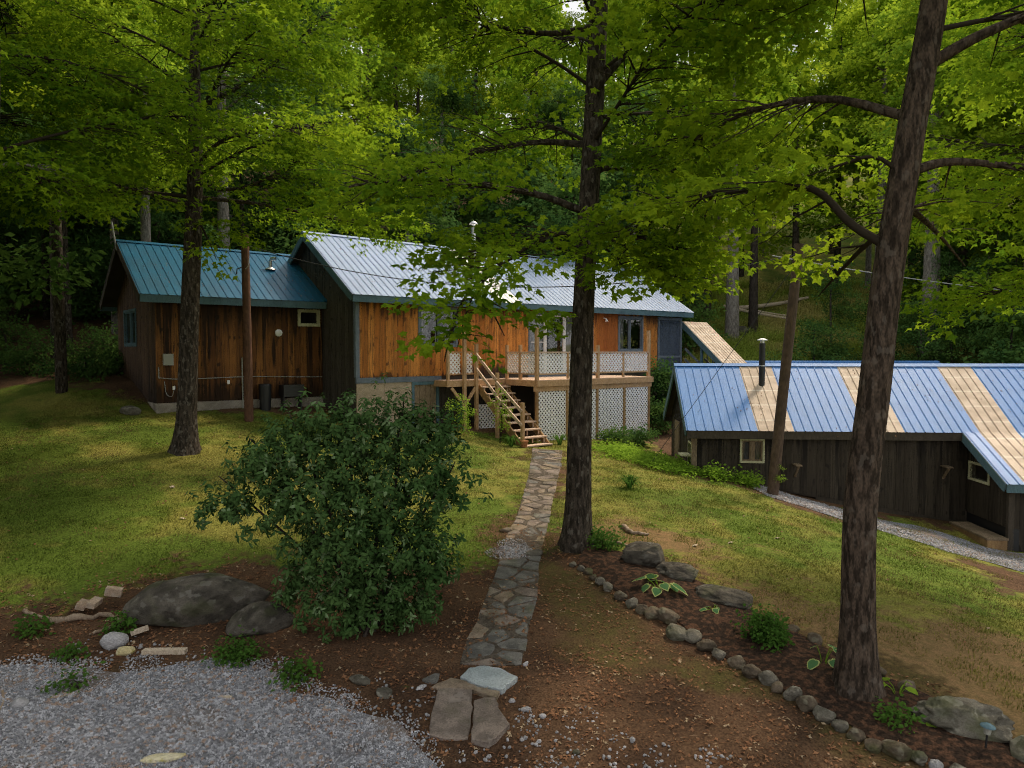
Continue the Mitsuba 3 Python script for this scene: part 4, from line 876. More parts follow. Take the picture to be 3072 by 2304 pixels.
for x, y, h in [(-21, 32.5, 11), (-25, 37, 13), (-18.5, 35, 12), (-15.3, 31.2, 9), (-28, 33, 11), (-23, 29, 9), (-12.5, 33.5, 10), (-9, 35, 9), (-5, 37, 9), (-1, 39, 9), (3, 41, 9), (-20, 40, 14)]:
    forest_tree(x, y, h, .14, rng, DEEP, 'bark_dark', 'one of many leafy trees in the dense woods on the slope behind the buildings', 'trees of the woods behind the buildings', base=.08, wid=2.8, n=126)
# young understorey trees
for i in range(46):
    for _ in range(60):
        y = rng.uniform(27, 44); x = rng.uniform(-.8, .8) * y
        if not FORB.contains(shapely.Point(x, y)) and not (y < 31 and -9 < x < 14) and not (9 < x < 20) and not (x < -10 and y < 31): break
    forest_tree(x, y, rng.uniform(3, 6.5), .06, rng, DEEP, 'bark_dark', 'low leafy sapling in the shade below the woods', 'saplings below the woods', base=.08, wid=1.5, n=49, key='sapling')
UNDER = [(-14, 23.5, .8), (-16, 24.5, 1.0), (-18, 25.5, 1.3), (-15, 26.3, 1.1), (-20.5, 28, 1.8), (-13.2, 24.4, .8), (-18.5, 23.2, .9), (-19.5, 25.3, 1.2), (-12.9, 23.4, .7), (-21.5, 26.2, 1.5), (-14.6, 28.5, 1.6), (-17.4, 22.4, .6)]
for x, y, h in UNDER:
    forest_tree(x, y, h, .03, rng, DEEP, 'bark_dark', f'dark undergrowth bush left of the cabin, {ORD[sorted(a / b for a, b, c in UNDER).index(x / y)]} of twelve from the left', 'undergrowth left of the cabin', base=.05, wid=.9, n=35, key='undergrowth_bush', sc=(.35, .7))
BEECHES = [(15.6, 35.2, 5.2), (17.4, 34.2, 4.6), (14.3, 34.0, 2.6), (22.3, 33.8, 5.8), (24.2, 34.6, 6.2), (26.2, 33.5, 5.0), (19.0, 33.6, 3.8), (28.3, 35, 6), (25.0, 31.5, 4.5), (23.2, 31.6, 3.6), (21.5, 35.5, 5.5), (24.5, 36.5, 6.5), (27.0, 36, 7), (20.2, 33.0, 3.6)]
BEECH = [x / y for x, y, h in BEECHES]
for x, y, h in BEECHES:
    forest_tree(x, y, h, .05, rng, DEEP, 'bark_dark', f'slim dark young beech behind the blue shed roof, {ORD[sorted(BEECH).index(x / y)]} of fourteen from the left', 'young beeches behind the shed', base=.06, wid=1.5, n=63, key='young_beech', sc=(.42, .75))
# ---------------------------------------------------------------- path, slabs, stones
rng = np.random.default_rng(41)
def lay(poly, thick, top, seed, chamfer=.012):
    """a flat stone with a bevelled, slightly uneven top"""
    p = np.array(poly.exterior.coords)[:-1]; n = len(p); q = np.array(poly.buffer(-chamfer).exterior.coords)[:-1] if poly.buffer(-chamfer).geom_type == 'Polygon' and not poly.buffer(-chamfer).is_empty else p
    c = np.array(poly.centroid.coords[0]); q = c + (p - c) * (1 - chamfer / max(.04, math.sqrt(poly.area) / 2))
    zb = rel(p[:, 0], p[:, 1]) - .03; r = np.random.default_rng(seed); tilt = r.normal(0, .02, 2)
    zt = float(rel(c[0], c[1])) + top + (q - c) @ (tilt + slope(c)); zs = zt - chamfer * .8
    v = np.vstack([np.column_stack([p, zb]), np.column_stack([p, zs]), np.column_stack([q, zt]), [[c[0], c[1], float(rel(c[0], c[1])) + top + .004]]])
    f = []
    for i in range(n):
        j = (i + 1) % n; f += [[i, j, n + j], [i, n + j, n + i], [n + i, n + j, 2 * n + j], [n + i, 2 * n + j, 2 * n + i], [2 * n + i, 2 * n + j, 3 * n]]
    return v, np.array(f)
def slope(c, e=.25):
    return np.array([float(gz(c[0] + e, c[1]) - gz(c[0] - e, c[1])), float(gz(c[0], c[1] + e) - gz(c[0], c[1] - e))]) / (2 * e)

pathsheet = Polygon(PATH_L + PATH_R[::-1])
_a, _b = curve(PATH_L, 160), curve(PATH_R, 160); _v = np.linspace(0, 1, 8)[None, :, None]
_pp = _a[:, None] * (1 - _v) + _b[:, None] * _v
put('path', (np.concatenate([_pp, (rel(_pp[..., 0], _pp[..., 1]) + .008)[..., None]], -1).reshape(-1, 3), grid_faces(160, 8)), 'soil_mat', smooth=True)
tag('path', 'narrow crazy-paved stone path running from the driveway up to the staircase', kind='structure')
_a2, _b2 = np.array(_a), np.array(_b); seeds = []
for i in range(0, 160, 1):
    w = np.linalg.norm(_b2[i] - _a2[i])
    for _ in range(3):
        seeds.append(_a2[i] + (_b2[i] - _a2[i]) * rng.uniform(.0, 1.0) + rng.normal(0, .02, 2))
keep = []
for s in rng.permutation(np.array(seeds)):
    y = s[1]; d = .215 if rng.uniform() < .5 else .29
    if all(((s[0] - k[0]) * 1.0) ** 2 + ((s[1] - k[1]) * .9) ** 2 > d * d for k in keep): keep.append(s)
cells = shapely.voronoi_polygons(MultiPoint(np.array(keep)), extend_to=pathsheet.buffer(1))
outer = pathsheet.buffer(.03)
for g in cells.geoms:
    q = g.intersection(outer)
    if q.geom_type != 'Polygon' or q.area < .006: continue
    q = q.buffer(-rng.uniform(.012, .034))
    if q.geom_type != 'Polygon' or q.area < .005: continue
    p = np.array(q.simplify(.012).exterior.coords)[:-1]; p = p + rng.normal(0, .009, p.shape); q = Polygon(p).buffer(0)
    if q.geom_type != 'Polygon' or len(q.exterior.coords) < 4: continue
    cy = q.centroid.y
    if rng.uniform() < (.5 if 11.6 < cy < 12.3 else .07 if cy < 12 else .02): continue
    m = ['flag_grey', 'flag_tan', 'flag_warm'][rng.choice(3, p=[.25, .3, .45] if cy > 12 else [.6, .1, .3])]
    part('path', 'stone', lay(q, .04, rng.uniform(.004, .026), int(rng.integers(1e6))), m)

for lab, pts, top, m in [('blue-grey flat stone slab at the lower end of the path', [(-.49,8.0),(-.33,8.06),(-.13,7.99),(.06,7.82),(-.03,7.68),(-.12,7.56),(-.36,7.65),(-.58,7.8)], .055, 'flag_blue'),
        ('tan stone slab half under the blue-grey slab', [(-.88,7.6),(-.68,7.81),(-.56,7.77),(-.36,7.62),(-.13,7.53),(-.17,7.43),(-.42,7.55),(-.79,7.57)], .03, 'flag_tan'),
        ('large brownish stone slab with a crack beside the gravel, left of two', [(-.79,7.545),(-.6,7.55),(-.425,7.53),(-.415,7.1),(-.425,6.76),(-.62,6.74),(-.8,6.8),(-.81,7.1)], .05, 'flag_warm'),
        ('pointed brownish stone slab by the gravel, right of two', [(-.395,7.38),(-.28,7.45),(-.17,7.42),(-.13,7.2),(-.03,6.93),(-.13,6.75),(-.23,6.63),(-.385,6.70)], .05, 'flag_warm'),
        ('small dark flat stone left of the blue-grey slab', [(-.98,7.75),(-.85,7.9),(-.8,7.88),(-.82,7.72),(-.9,7.68)], .03, 'flag_grey')]:
    q = Polygon(pts).segmentize(.07); p = np.array(q.exterior.coords)[:-1]; q = Polygon(p + rng.normal(0, .006, p.shape))
    put(tag(num('stone_slab'), lab, 'slab', 'slabs at the foot of the path'), lay(q, .06, top, int(rng.integers(1e6)), .01), m)

def place_rock(name, x, y, sx, sy, sz, m, label, cat, group=None, rot=0.0, sink=.35, sub=3, rough=.22, seed=None, tilt=0.0, facets=6, lo=.62):
    r = np.random.default_rng(int(rng.integers(1e6)) if seed is None else seed); v, f = rock(r, sx, sy, sz, sub, rough, facets, lo)
    if tilt: v = v @ rotmat(0, tilt, 0).T
    v = rotz(v, rot) + [x, y, float(rel(x, y)) + sz * (1 - 2 * sink)]
    return put(tag(num(name), label, cat, group), (v, f), m, smooth=38)
KIND = ['rock_grey', 'rock_grey', 'rock_brown', 'rock_brown', 'rock_grey', 'rock_grey', 'rock_brown', 'rock_grey', 'rock_brown', 'rock_brown', 'rock_brown', 'rock_grey', 'rock_grey', 'rock_brown', 'rock_grey', 'rock_brown', 'rock_brown', 'rock_grey', 'rock_brown', 'rock_grey', 'rock_brown', 'rock_grey', 'rock_grey', 'rock_brown', 'rock_brown', 'rock_brown', 'rock_grey', 'rock_pale', 'rock_grey', 'rock_brown', 'rock_grey']
for i, (x, y, r) in enumerate(EDGE):
    r *= .98; m = KIND[i]; col = {'rock_grey': 'grey', 'rock_brown': 'brownish', 'rock_pale': 'pale'}[m]
    place_rock('edging_stone', x, y, r * rng.uniform(.95, 1.2), r * rng.uniform(.85, 1.1), r * rng.uniform(.75, .95), m,
               f'{col} rounded edging stone, {ORD[i]} in the row counted from the middle maple trunk', 'stone', 'edging stones along the bed', rng.uniform(0, 3), .22, rough=.34, seed=900 + i)
place_rock('boulder', -4.15, 9.35, 1.1, .62, .36, 'rock_dark', 'big dark lichen-spotted boulder lying left of the evergreen bush', 'boulder', None, .08, .36, 5, .2, 1207, 0, 18, .5)
place_rock('boulder', -3.2, 8.98, .42, .3, .24, 'rock_dark', 'black lower boulder between the big boulder and the evergreen bush', 'boulder', None, .5, .3, 3, .2, 12)
place_rock('boulder', 2.09, 11.25, .38, .27, .26, 'rock_dark', 'pitted grey boulder in the bed beside the middle maple', 'boulder', None, -.2, .25, 4, .42, 23)
place_rock('boulder', 2.5, 10.75, .34, .22, .17, 'rock_dark', 'low dark boulder behind the largest hosta', 'boulder', None, -.5, .3, 4, .42, 24)
place_rock('boulder', 2.98, 10.0, .52, .32, .13, 'rock_dark', 'broad dark mound of rock in the middle of the mulched bed', 'boulder', None, -.75, .35, 4, .3, 25)
place_rock('boulder', 4.45, 6.95, .46, .27, .20, 'rock_grey', 'long lichen-grey boulder behind the solar path light', 'boulder', None, -.35, .25, 4, .42, 26)
place_rock('boulder', 4.78, 6.45, .26, .2, .15, 'rock_grey', 'grey boulder at the lower right corner of the photo', 'boulder', None, .3, .3, 3, .25, 27)
place_rock('boulder', 1.32, 12.0, .22, .15, .12, 'rock_grey', 'mossy stone half hidden in weeds at the foot of the middle maple', 'boulder', None, .1, .3, 3, .25, 28)
place_rock('boulder', -10.55, 19.75, .28, .2, .16, 'rock_grey', 'rounded grey rock at the left corner of the cabin foundation', 'boulder', None, .3, .3, 3, .2, 29)
place_rock('boulder', -14.6, 24.6, .4, .3, .22, 'rock_dark', 'dark boulder in the shade left of the cabin', 'boulder', None, .3, .3, 3, .25, 30)
place_rock('boulder', 13.1, 41.0, .7, .4, .35, 'rock_dark', 'dark boulder between trunks below the fallen logs', 'boulder', None, .3, .3, 3, .25, 31)
place_rock('boulder', 11.9, 43.9, .6, .4, .35, 'rock_dark', 'dark boulder beside the stout trunk behind the house', 'boulder', None, .8, .3, 3, .25, 32)
for i, (x, y, r) in enumerate([(3.6,9.05,.1),(3.75,8.75,.12),(3.95,8.4,.11),(4.15,8.0,.1),(3.45,9.35,.09),(4.3,7.65,.12)]):
    place_rock('bed_stone', x, y, r, r * .8, r * .6, 'rock_brown', f'small brownish stone, {ORD[i]} in the short line on the lawn side of the bed', 'stone', 'small stones along the lawn side of the bed', rng.uniform(0, 3), .25)
for lab, x, y, sx, sy, sz, m, rt in [('long yellowish flat stone lying on the gravel', -3.19, 6.42, .20, .075, .035, 'rock_yellow', .25), ('pale grey wedge of stone at the left of the gravel', -5.05, 7.2, .09, .06, .055, 'rock_pale', .6),
        ('grey low stone at the gravel edge left of the slabs', -1.68, 7.74, .15, .08, .05, 'rock_grey', -.5), ('grey stone next to the low stone by the gravel edge', -1.36, 7.48, .10, .065, .06, 'rock_grey', -.4),
        ('pale rounded rock in the rubble below the big boulder', -4.8, 8.5, .16, .13, .11, 'rock_pale', .3), ('angular tan rock touching the pale rounded rock', -4.58, 8.34, .12, .09, .06, 'rock_yellow', .2),
        ('thin pale stone chip leaning by the tan slab', -.98, 7.6, .07, .025, .03, 'rock_pale', .7), ('white-grey stone right of the tan slabs, nearest them', .0, 7.42, .04, .03, .025, 'rock_pale', .2),
        ('flat bluish stone right of the slabs', .15, 7.25, .065, .035, .025, 'rock_pale', .1), ('lone pale stone farthest right of the slabs', .31, 7.12, .038, .03, .03, 'rock_pale', 0),
        ('dark bluish stone in the dirt right of the pointed slab', .6, 6.55, .04, .03, .025, 'rock_dark', 0), ('pale cube of stone in the dirt at the bottom', 1.15, 6.7, .032, .028, .03, 'rock_pale', .3),
        ('pale stone on the bare dirt beside the path', .16, 8.12, .045, .03, .03, 'rock_pale', .8), ('tan stone next to the gravel at the far left bottom', -4.9, 6.1, .13, .09, .06, 'rock_yellow', .3),
        ('grey stone slab edge sticking up in the middle of the path', .38, 11.6, .16, .10, .07, 'rock_grey', .1), ('tan stone on the left edge of the path beside the lawn', -.1, 12.75, .12, .06, .05, 'flag_tan', .1)]:
    place_rock('loose_stone', x, y, sx, sy, sz, m, lab, 'stone', None, rt, .25, 2)

# ---------------------------------------------------------------- small litter laid out in copied patches
def patch_stones(rng, n, R, s0, s1, m):
    M = MB()
    for _ in range(n):
        o = trimesh.creation.icosahedron() if s1 > .02 else trimesh.creation.box((1.4, 1.2, 1.1)); s = rng.uniform(s0, s1); v = np.array(o.vertices) * [1, rng.uniform(.6, 1), rng.uniform(.5, .8)] * s * rng.uniform(.8, 1.2, (len(o.vertices), 1))
        a = rng.uniform(0, 6.28); q = R * math.sqrt(rng.uniform()); v = v @ rotmat(rng.uniform(0, 6), rng.uniform(-.6, .6), rng.uniform(-.6, .6)).T
        M.add(v + [q * math.cos(a), q * math.sin(a), s * .3], o.faces)
    return M.get()
GRAV = [group(f'gravel_patch_{i}', patch_stones(rng, 300, .26, .005, .0135, ''), 'pebble_mat') for i in range(4)]
RUBB = [group(f'rubble_patch_{i}', patch_stones(rng, 9, .22, .012, .034, ''), 'rock_pale') for i in range(3)]
def tilt_on(x, y, yaw, s=1.0, lift=0.0):
    sl = slope((x, y)); n = np.array([-sl[0], -sl[1], 1]); n /= np.linalg.norm(n); a = np.array([math.cos(yaw), math.sin(yaw), 0]); a = a - n * (a @ n); a /= np.linalg.norm(a)
    return M4([x, y, float(rel(x, y)) + lift], np.stack([a, np.cross(n, a), n], 1), s)
def strew(key, groups, P, rng, s=(.85, 1.2), lift=0.0):
    per = {}
    for x, y in P: per.setdefault(groups[rng.integers(len(groups))], []).append(tilt_on(x, y, rng.uniform(0, 6.28), rng.uniform(*s), lift))
    for g, ms in per.items(): inst(key, g, ms)
DRP = Polygon([(DRV[i][0], DRV[i][1]) for i in range(0, len(DRV), 90)] + [(-.3, 3), (-14, 3)]).buffer(0)
P = [(x, y) for x in np.arange(-7.2, -.3, .26) for y in np.arange(4.8, 8.3, .26) if DRP.buffer(-.02).contains(shapely.Point(x, y))]
P = [(x + rng.normal(0, .06), y + rng.normal(0, .06)) for x, y in P]
strew('driveway_gravel', GRAV, P, rng, lift=.012); tag('driveway_gravel', 'loose grey crushed stones covering the driveway', 'gravel', kind='stuff')
P = [(rng.uniform(-2.0, -.2), rng.normal(7.2, .28)) for _ in range(26)] + [(rng.normal(.35, .35), rng.normal(6.75, .35)) for _ in range(22)] + [(rng.uniform(.2, 2.0), rng.normal(6.35, .25)) for _ in range(16)] + [(rng.normal(-4.6, .4), rng.normal(8.35, .12)) for _ in range(14)]
P = [p for p in P if not (-.85 < p[0] < .1 and 6.7 < p[1] < 8.1)]
strew('rubble', RUBB, P, rng, s=(.5, 1.0)); tag('rubble', 'pale broken stones strewn in the dirt round the path slabs', 'rubble', kind='stuff')
P = [(rng.uniform(6.4, 12), 0) for _ in range(150)]; P = [(x, np.interp(x, [6.4, 7.6, 8.4, 9.4, 10.2, 11.6], [17.2, 16.5, 16.2, 15.4, 14.5, 13.6]) + rng.uniform(.1, 1.5)) for x, _ in P]
strew('path_gravel', GRAV, P, rng, s=(1.2, 1.8), lift=.012); tag('path_gravel', 'loose grey stones on the gravel strip by the shed', 'gravel', kind='stuff')
strew('path_chips', GRAV, [(rng.normal(.1, .13), rng.normal(11.75, .2)) for _ in range(7)], rng, lift=.02); tag('path_chips', 'grey stone chips spilled on the middle of the path', 'gravel', kind='stuff')

def patch_litter(rng, n, R):
    M = MB()
    for _ in range(n):
        a, q = rng.uniform(0, 6.28), R * math.sqrt(rng.uniform()); s = rng.uniform(.02, .06)
        if rng.uniform() < .4: add_leaf(M, (LEAF2 * [1, .16, 1], LEAF2F), np.array([q * math.cos(a), q * math.sin(a), .006]), rng.uniform(0, 6.28), rng.normal(0, .12), rng.normal(0, .2), s * 1.9)
        else: add_leaf(M, (LEAF3, LEAF3F), np.array([q * math.cos(a), q * math.sin(a), .008]), rng.uniform(0, 6.28), rng.normal(0, .25), rng.normal(0, .3), s)
    return M.get()
def patch_grass(rng, n, R, h, w):
    M = MB()
    for _ in range(n):
        a, q = rng.uniform(0, 6.28), R * math.sqrt(rng.uniform()); p = np.array([q * math.cos(a), q * math.sin(a), -.004]); b = rng.uniform(0, 6.28); L = h * rng.uniform(.5, 1.2); d = np.array([math.cos(b), math.sin(b), 0]); s = np.array([-d[1], d[0], 0]) * w
        k = rng.uniform(.2, .9)
        v = [p - s, p + s, p + d * L * k * .4 + [0, 0, L * .7] + s * .7, p + d * L * k * .4 + [0, 0, L * .7] - s * .7, p + d * L * k + [0, 0, L * (1 - .35 * k)]]
        M.add(np.array(v), np.array([[0, 1, 2], [0, 2, 3], [3, 2, 4]]))
    return M.get()
LIT = [group(f'litter_patch_{i}', patch_litter(rng, 70, .38), 'litter_mat') for i in range(4)]
GRS = [group(f'grass_patch_{i}', patch_grass(rng, 120, .27, .042, .0042), 'grass_mat') for i in range(4)]
TALL = [group(f'tallgrass_patch_{i}', patch_grass(rng, 90, .7, .45, .012), 'tallgrass_mat') for i in range(3)]
gx, gy = np.meshgrid(np.arange(-12.5, 14, .36), np.arange(7, 24, .36)); P = np.stack([gx.ravel(), gy.ravel()], 1) + rng.normal(0, .1, (gx.size, 2))
mk = masks(P); vis = np.abs(P[:, 0]) < .76 * P[:, 1] + .5
free = vis & ~shapely.contains_xy(PATH.buffer(.12), P[:, 0], P[:, 1])
lawn = P[free & (mk[:, 0] + rng.normal(0, .18, len(P)) < .42) & (rng.uniform(size=len(P)) > mk[:, 1] * .5)]
strew('lawn_grass', GRS, lawn, rng); tag('lawn_grass', 'short mossy grass of the sloping lawn', 'grass', kind='stuff')
gx, gy = np.meshgrid(np.arange(-8.5, 5, .5), np.arange(5.6, 13, .5)); P = np.stack([gx.ravel(), gy.ravel()], 1) + rng.normal(0, .16, (gx.size, 2)); mk = masks(P)
dirtp = P[(mk[:, 0] > .45) & ~shapely.contains_xy(DRP.buffer(-.15), P[:, 0], P[:, 1])]
strew('leaf_litter', LIT, dirtp, rng, lift=.004); tag('leaf_litter', 'brown fallen leaves and needles on the bare dirt', 'leaf litter', kind='stuff')
SPARSE = [group(f'litter_sparse_{i}', patch_litter(rng, 7, .6), 'litter_mat') for i in range(3)]
sp = lawn[rng.uniform(size=len(lawn)) < .14]; strew('lawn_leaves', SPARSE, sp, rng, s=(.8, 1.2), lift=.028); tag('lawn_leaves', 'small brown leaves and twigs scattered over the lawn', 'leaf litter', kind='stuff')
P = [(np.interp(y, [p[1] for p in PATH_L[::-1]], [p[0] for p in PATH_L[::-1]]) - rng.uniform(-.05, .12), y) for y in rng.uniform(11.5, 21, 46)] + [(np.interp(y, [p[1] for p in PATH_R[::-1]], [p[0] for p in PATH_R[::-1]]) + rng.uniform(-.05, .12), y) for y in rng.uniform(11.5, 21, 46)]
strew('path_grass', GRS, P, rng, s=(.35, .7)); tag('path_grass', 'ragged grass creeping over the edges of the stone path', 'grass', kind='stuff')
def roof_litter(key, R, t0, t1, n, label, dmin=.05):
    ms = {}
    for _ in range(n):
        t, d = rng.uniform(t0, t1), R.L * (dmin + (1 - dmin) * rng.uniform() ** .7) * .97; c = R(t, d, .012); a = R(t + .1, d, .012) - c; b = R(t, d - .1, .012) - c; nn = np.cross(a, b); nn /= np.linalg.norm(nn); nn *= np.sign(nn[2]); a /= np.linalg.norm(a)
        th = rng.uniform(0, 6.28); a = a * math.cos(th) + np.cross(nn, a) * math.sin(th); ms.setdefault(SPARSE[rng.integers(3)], []).append(M4(c, np.stack([a, np.cross(nn, a), nn], 1), rng.uniform(.6, 1.1)))
    for g, m in ms.items(): inst(key, g, m)
    tag(key, label, 'leaf litter', kind='stuff')
roof_litter('roof_leaves', FM, 0, 15.4, 60, 'brown leaves lying on the pale roof of the long house'); roof_litter('shed_roof_leaves', FS, .3, 13.5, 34, 'brown leaves lying on the blue shed roof'); roof_litter('cabin_roof_leaves', FL, 0, 4.7, 22, 'brown leaves lying on the teal cabin roof')
P = [(rng.uniform(8.5, 30), rng.uniform(31, 51)) for _ in range(750)]
strew('hillside_grass', TALL, P, rng, s=(.7, 1.3)); tag('hillside_grass', 'tall sunlit grass in the clearing behind the shed', 'grass', kind='stuff')

# ---------------------------------------------------------------- evergreen bush
KB = tag('evergreen_bush', 'large dark glossy evergreen bush standing left of the stone path', 'bush')
BL = [(-2.08,3.05,.60),(-1.40,3.05,.66),(-.92,3.03,.42),(-2.65,2.88,.6),(-3.08,2.65,.45),(-3.42,2.2,.4),(-2.85,2.2,.56),(-2.18,2.38,.66),(-1.45,2.38,.7),(-.85,2.36,.44),(-2.4,1.7,.56),(-1.72,1.64,.66),(-1.16,1.64,.52),(-2.06,1.02,.5),(-1.44,1.05,.54),(-1.0,1.28,.34),(-2.05,.72,.34),(-2.72,1.18,.30),(-2.86,.9,.24),(-2.45,.82,.3),(-1.5,.72,.36),(-1.1,.85,.28)]
pts, Rs = [], []
per = {}
for bx, bz, br in BL:
    by = 8.95 + rng.normal(0, .12); n = int(150 * br * br / .3)
    for _ in range(n):
        d = rng.normal(size=3); d /= np.linalg.norm(d); d[1] -= .25; q = np.array([bx, by, bz]) + d * br * [1, .95, .8] * (rng.uniform(.35, 1.1) if rng.uniform() < .9 else rng.uniform(1.1, 1.35))
        yaw = math.atan2(d[1], d[0]); g = ROS[rng.integers(5)]
        up = d * .75 + np.array([0, 0, .75]) + rng.normal(0, .3, 3); up /= np.linalg.norm(up); a = np.cross(up, rng.normal(size=3)); a /= np.linalg.norm(a)
        per.setdefault(g, []).append(M4(q, np.stack([a, np.cross(up, a), up], 1), rng.uniform(.75, 1.25)))
for g, ms in per.items(): inst(KB + '__foliage', g, ms)
tag(KB + '__foliage', kind='stuff')
z0 = float(rel(-1.85, 8.95))
for bx, bz, br in BL[:16]:
    part(KB, 'stem', tube(curve([(-1.85 + rng.normal(0, .12), 8.95 + rng.normal(0, .1), z0 - .05), (-1.85 + (bx + 1.85) * .35, 8.95, z0 + (bz - z0) * .45), (bx, 8.95, bz), (bx + (bx + 1.8) * .15, 8.9, bz + br * .6)], 14), np.linspace(.028, .006, 14), 6), 'bark_dark', smooth=True)

# ---------------------------------------------------------------- poles and wires
KP = tag('utility_pole', 'upright reddish wooden utility pole in front of the cabin', 'pole')
put(KP, tube(curve([(-7.52, 20.45, 1.8), (-7.52, 20.45, 4), (-7.55, 20.45, 7.28)], 12), np.linspace(.125, .108, 12), 16), 'pole_wood', smooth=40)
part(KP, 'bracket', tube([(-7.62, 20.33, 6.35), (-7.72, 20.28, 6.3), (-7.74, 20.28, 6.15)], .018, 6), 'black_metal')
part(KP, 'cable', tube(curve([(-7.4, 20.36, 6.62), (-7.42, 20.32, 6.4), (-7.5, 20.31, 6.3)], 8), .012, 5), 'wire_pale')
KP2 = tag('utility_pole_001', 'leaning dark wooden utility pole between the lawn and the shed', 'pole'); USED['utility_pole'] = 2
put(KP2, tube(curve([(6.42, 17.6, .2), (6.62, 17.6, 2.6), (6.99, 17.6, 6.6)], 12), np.linspace(.14, .112, 12), 16), 'pole_grey', smooth=40)
def sag(a, b, s, n=30):
    u = np.linspace(0, 1, n)[:, None]; return np.array(a) * (1 - u) + np.array(b) * u - np.array([0, 0, s]) * 4 * u * (1 - u)
put(tag('wire', 'dark power line sagging from the upright pole across the pale house roof', 'wire'), tube(sag((-7.5, 20.4, 6.98), (6.95, 17.55, 6.35), .98, 50), .013, 5), 'wire_mat')
put(tag('wire_001', 'thin guy wire slanting from the leaning pole over the left end of the shed roof', 'wire'), tube(np.array([(6.95, 17.52, 6.2), (4.25, 19.1, 1.75), (3.72, 19.45, .85)]), .008, 5), 'wire_mat')
put(tag('wire_002', 'pale cable running off to the right edge behind the leaning maple', 'wire'), tube(sag((9.0, 25, 7.3), (24.5, 23.2, 5.4), .35, 40), .016, 5), 'wire_pale'); USED['wire'] = 3

# ---------------------------------------------------------------- plants
def hosta(x, y, n, size, label, edge, spread=.16, h=.16):
    k = tag(num('hosta'), label, 'plant'); z = float(rel(x, y)); sh = np.array([(0, 0), (-.06, .22), (.1, .42), (.4, .46), (.72, .28), (1, 0), (.72, -.28), (.4, -.46), (.1, -.42), (-.06, -.22)])
    for i in range(n):
        a = i * 2.4 + rng.normal(0, .3); l = size * rng.uniform(.75, 1.2); r = spread * rng.uniform(.5, 1.1); p = np.array([x + r * math.cos(a), y + r * math.sin(a), z + h * rng.uniform(.6, 1.3)]); R = rotmat(a, rng.normal(.25, .15), rng.normal(0, .2))
        def leaf(s): return np.array([[q[0] * l, q[1] * l * .85, (.05 - .22 * max(q[0], 0) ** 2 - .12 * q[1] ** 2) * l] for q in s])
        inner = np.vstack([sh * (.8 if edge else 1) + [.09 if edge else 0, 0], [[.42, 0]]]); v = leaf(inner) + [0, 0, .0]; v[10][2] += .02 * l
        kk = part(k, 'leaf', (v @ R.T + p, np.array([[10, j, (j + 1) % 10] for j in range(10)])), 'leaf_hosta' if edge else 'leaf_bright')
        if edge:
            o = leaf(np.vstack([sh * .8 + [.09, 0], sh])); part(kk, 'margin', (o @ R.T + p, np.array([[j, (j + 1) % 10, 10 + (j + 1) % 10, 10 + j] for j in range(10)])), 'leaf_hosta_edge')
        part(k, 'stalk', tube(np.array([[x, y, z - .02], (np.array([x, y, z]) + p) / 2 + [0, 0, .03], p]), .005, 4), 'leaf_bright')
hosta(2.12, 10.14, 10, .25, 'largest hosta with cream-edged leaves in the mulched bed', True, .2, .17)
hosta(2.7, 9.5, 5, .14, 'small cream-edged hosta in the middle of the bed', True, .1, .1)
hosta(3.57, 8.08, 5, .16, 'leggy cream-edged hosta left of the leaning maple trunk', True, .14, .2)
hosta(4.1, 7.0, 3, .17, 'bright yellow-green broad leaves right of the leaning maple foot', False, .08, .06)
hosta(4.12, 7.5, 5, .11, 'green broad-leaved plant against the right side of the leaning maple foot', False, .14, .14)

def leafy(name, x, y, r, h, n, groups, label, cat, squash=.7, sc=(.8, 1.2), stem=True, z=None):
    k = tag(num(name), label, cat); z = float(rel(x, y)) if z is None else z; P = []
    for _ in range(n):
        d = rng.normal(size=3); d /= np.linalg.norm(d); P.append(np.array([x, y, z + h * .55]) + d * [r, r, h * .5] * rng.uniform(.4, 1.05))
    scatter(k + '__foliage', groups, P, rng, scale=sc)
    for i in range(3 if stem else 0): part(k, 'stem', tube(curve([(x + rng.normal(0, .03), y + rng.normal(0, .03), z - .05), (x + rng.normal(0, r * .3), y, z + h * .5), (x + rng.normal(0, r * .5), y + rng.normal(0, r * .3), z + h * .9)], 6), np.linspace(.012, .004, 6), 4), 'twig_mat')
    return k
leafy('small_shrub', 3.09, 8.64, .2, .36, 42, LEAFY, 'small round dark-green shrub at the right of the mulched bed', 'shrub')
leafy('weeds', 1.5, 11.85, .26, .3, 30, LEAFY, 'leafy weeds at the right foot of the middle maple', 'weeds')
leafy('weeds', -3.2, 8.2, .24, .16, 20, LEAFY, 'ferny weeds at the gravel edge below the big boulder', 'weeds')
leafy('weeds', -4.9, 8.75, .1, .16, 8, LEAFY, 'small green weed beside the pale rock', 'weeds'); leafy('weeds', -5.15, 8.15, .12, .08, 7, LEAFY, 'low green weed at the left gravel edge', 'weeds')
leafy('weeds', -4.75, 7.55, .2, .08, 8, LEAFY, 'thin green weed growing out of the gravel', 'weeds'); leafy('weeds', 3.82, 7.0, .13, .12, 10, LEAFY, 'dark fern below the leaning maple', 'fern')
leafy('weeds', -5.9, 8.7, .14, .14, 10, LEAFY, 'tiny weed among dead wood at the left edge', 'weeds'); leafy('weeds', -2.4, 7.75, .16, .12, 10, LEAFY, 'low yellowish weed right of the ferny weeds', 'weeds')
leafy('deck_shrub', 6.0, 28.3, .75, 2.6, 46, DEEP, 'dark green shrub growing up behind the right end of the deck', 'shrub', sc=(.5, .8)); leafy('deck_shrub', 5.5, 26.9, .5, 1.2, 24, DEEP, 'low shrub between the deck skirt and the shed gable', 'shrub', sc=(.4, .7))
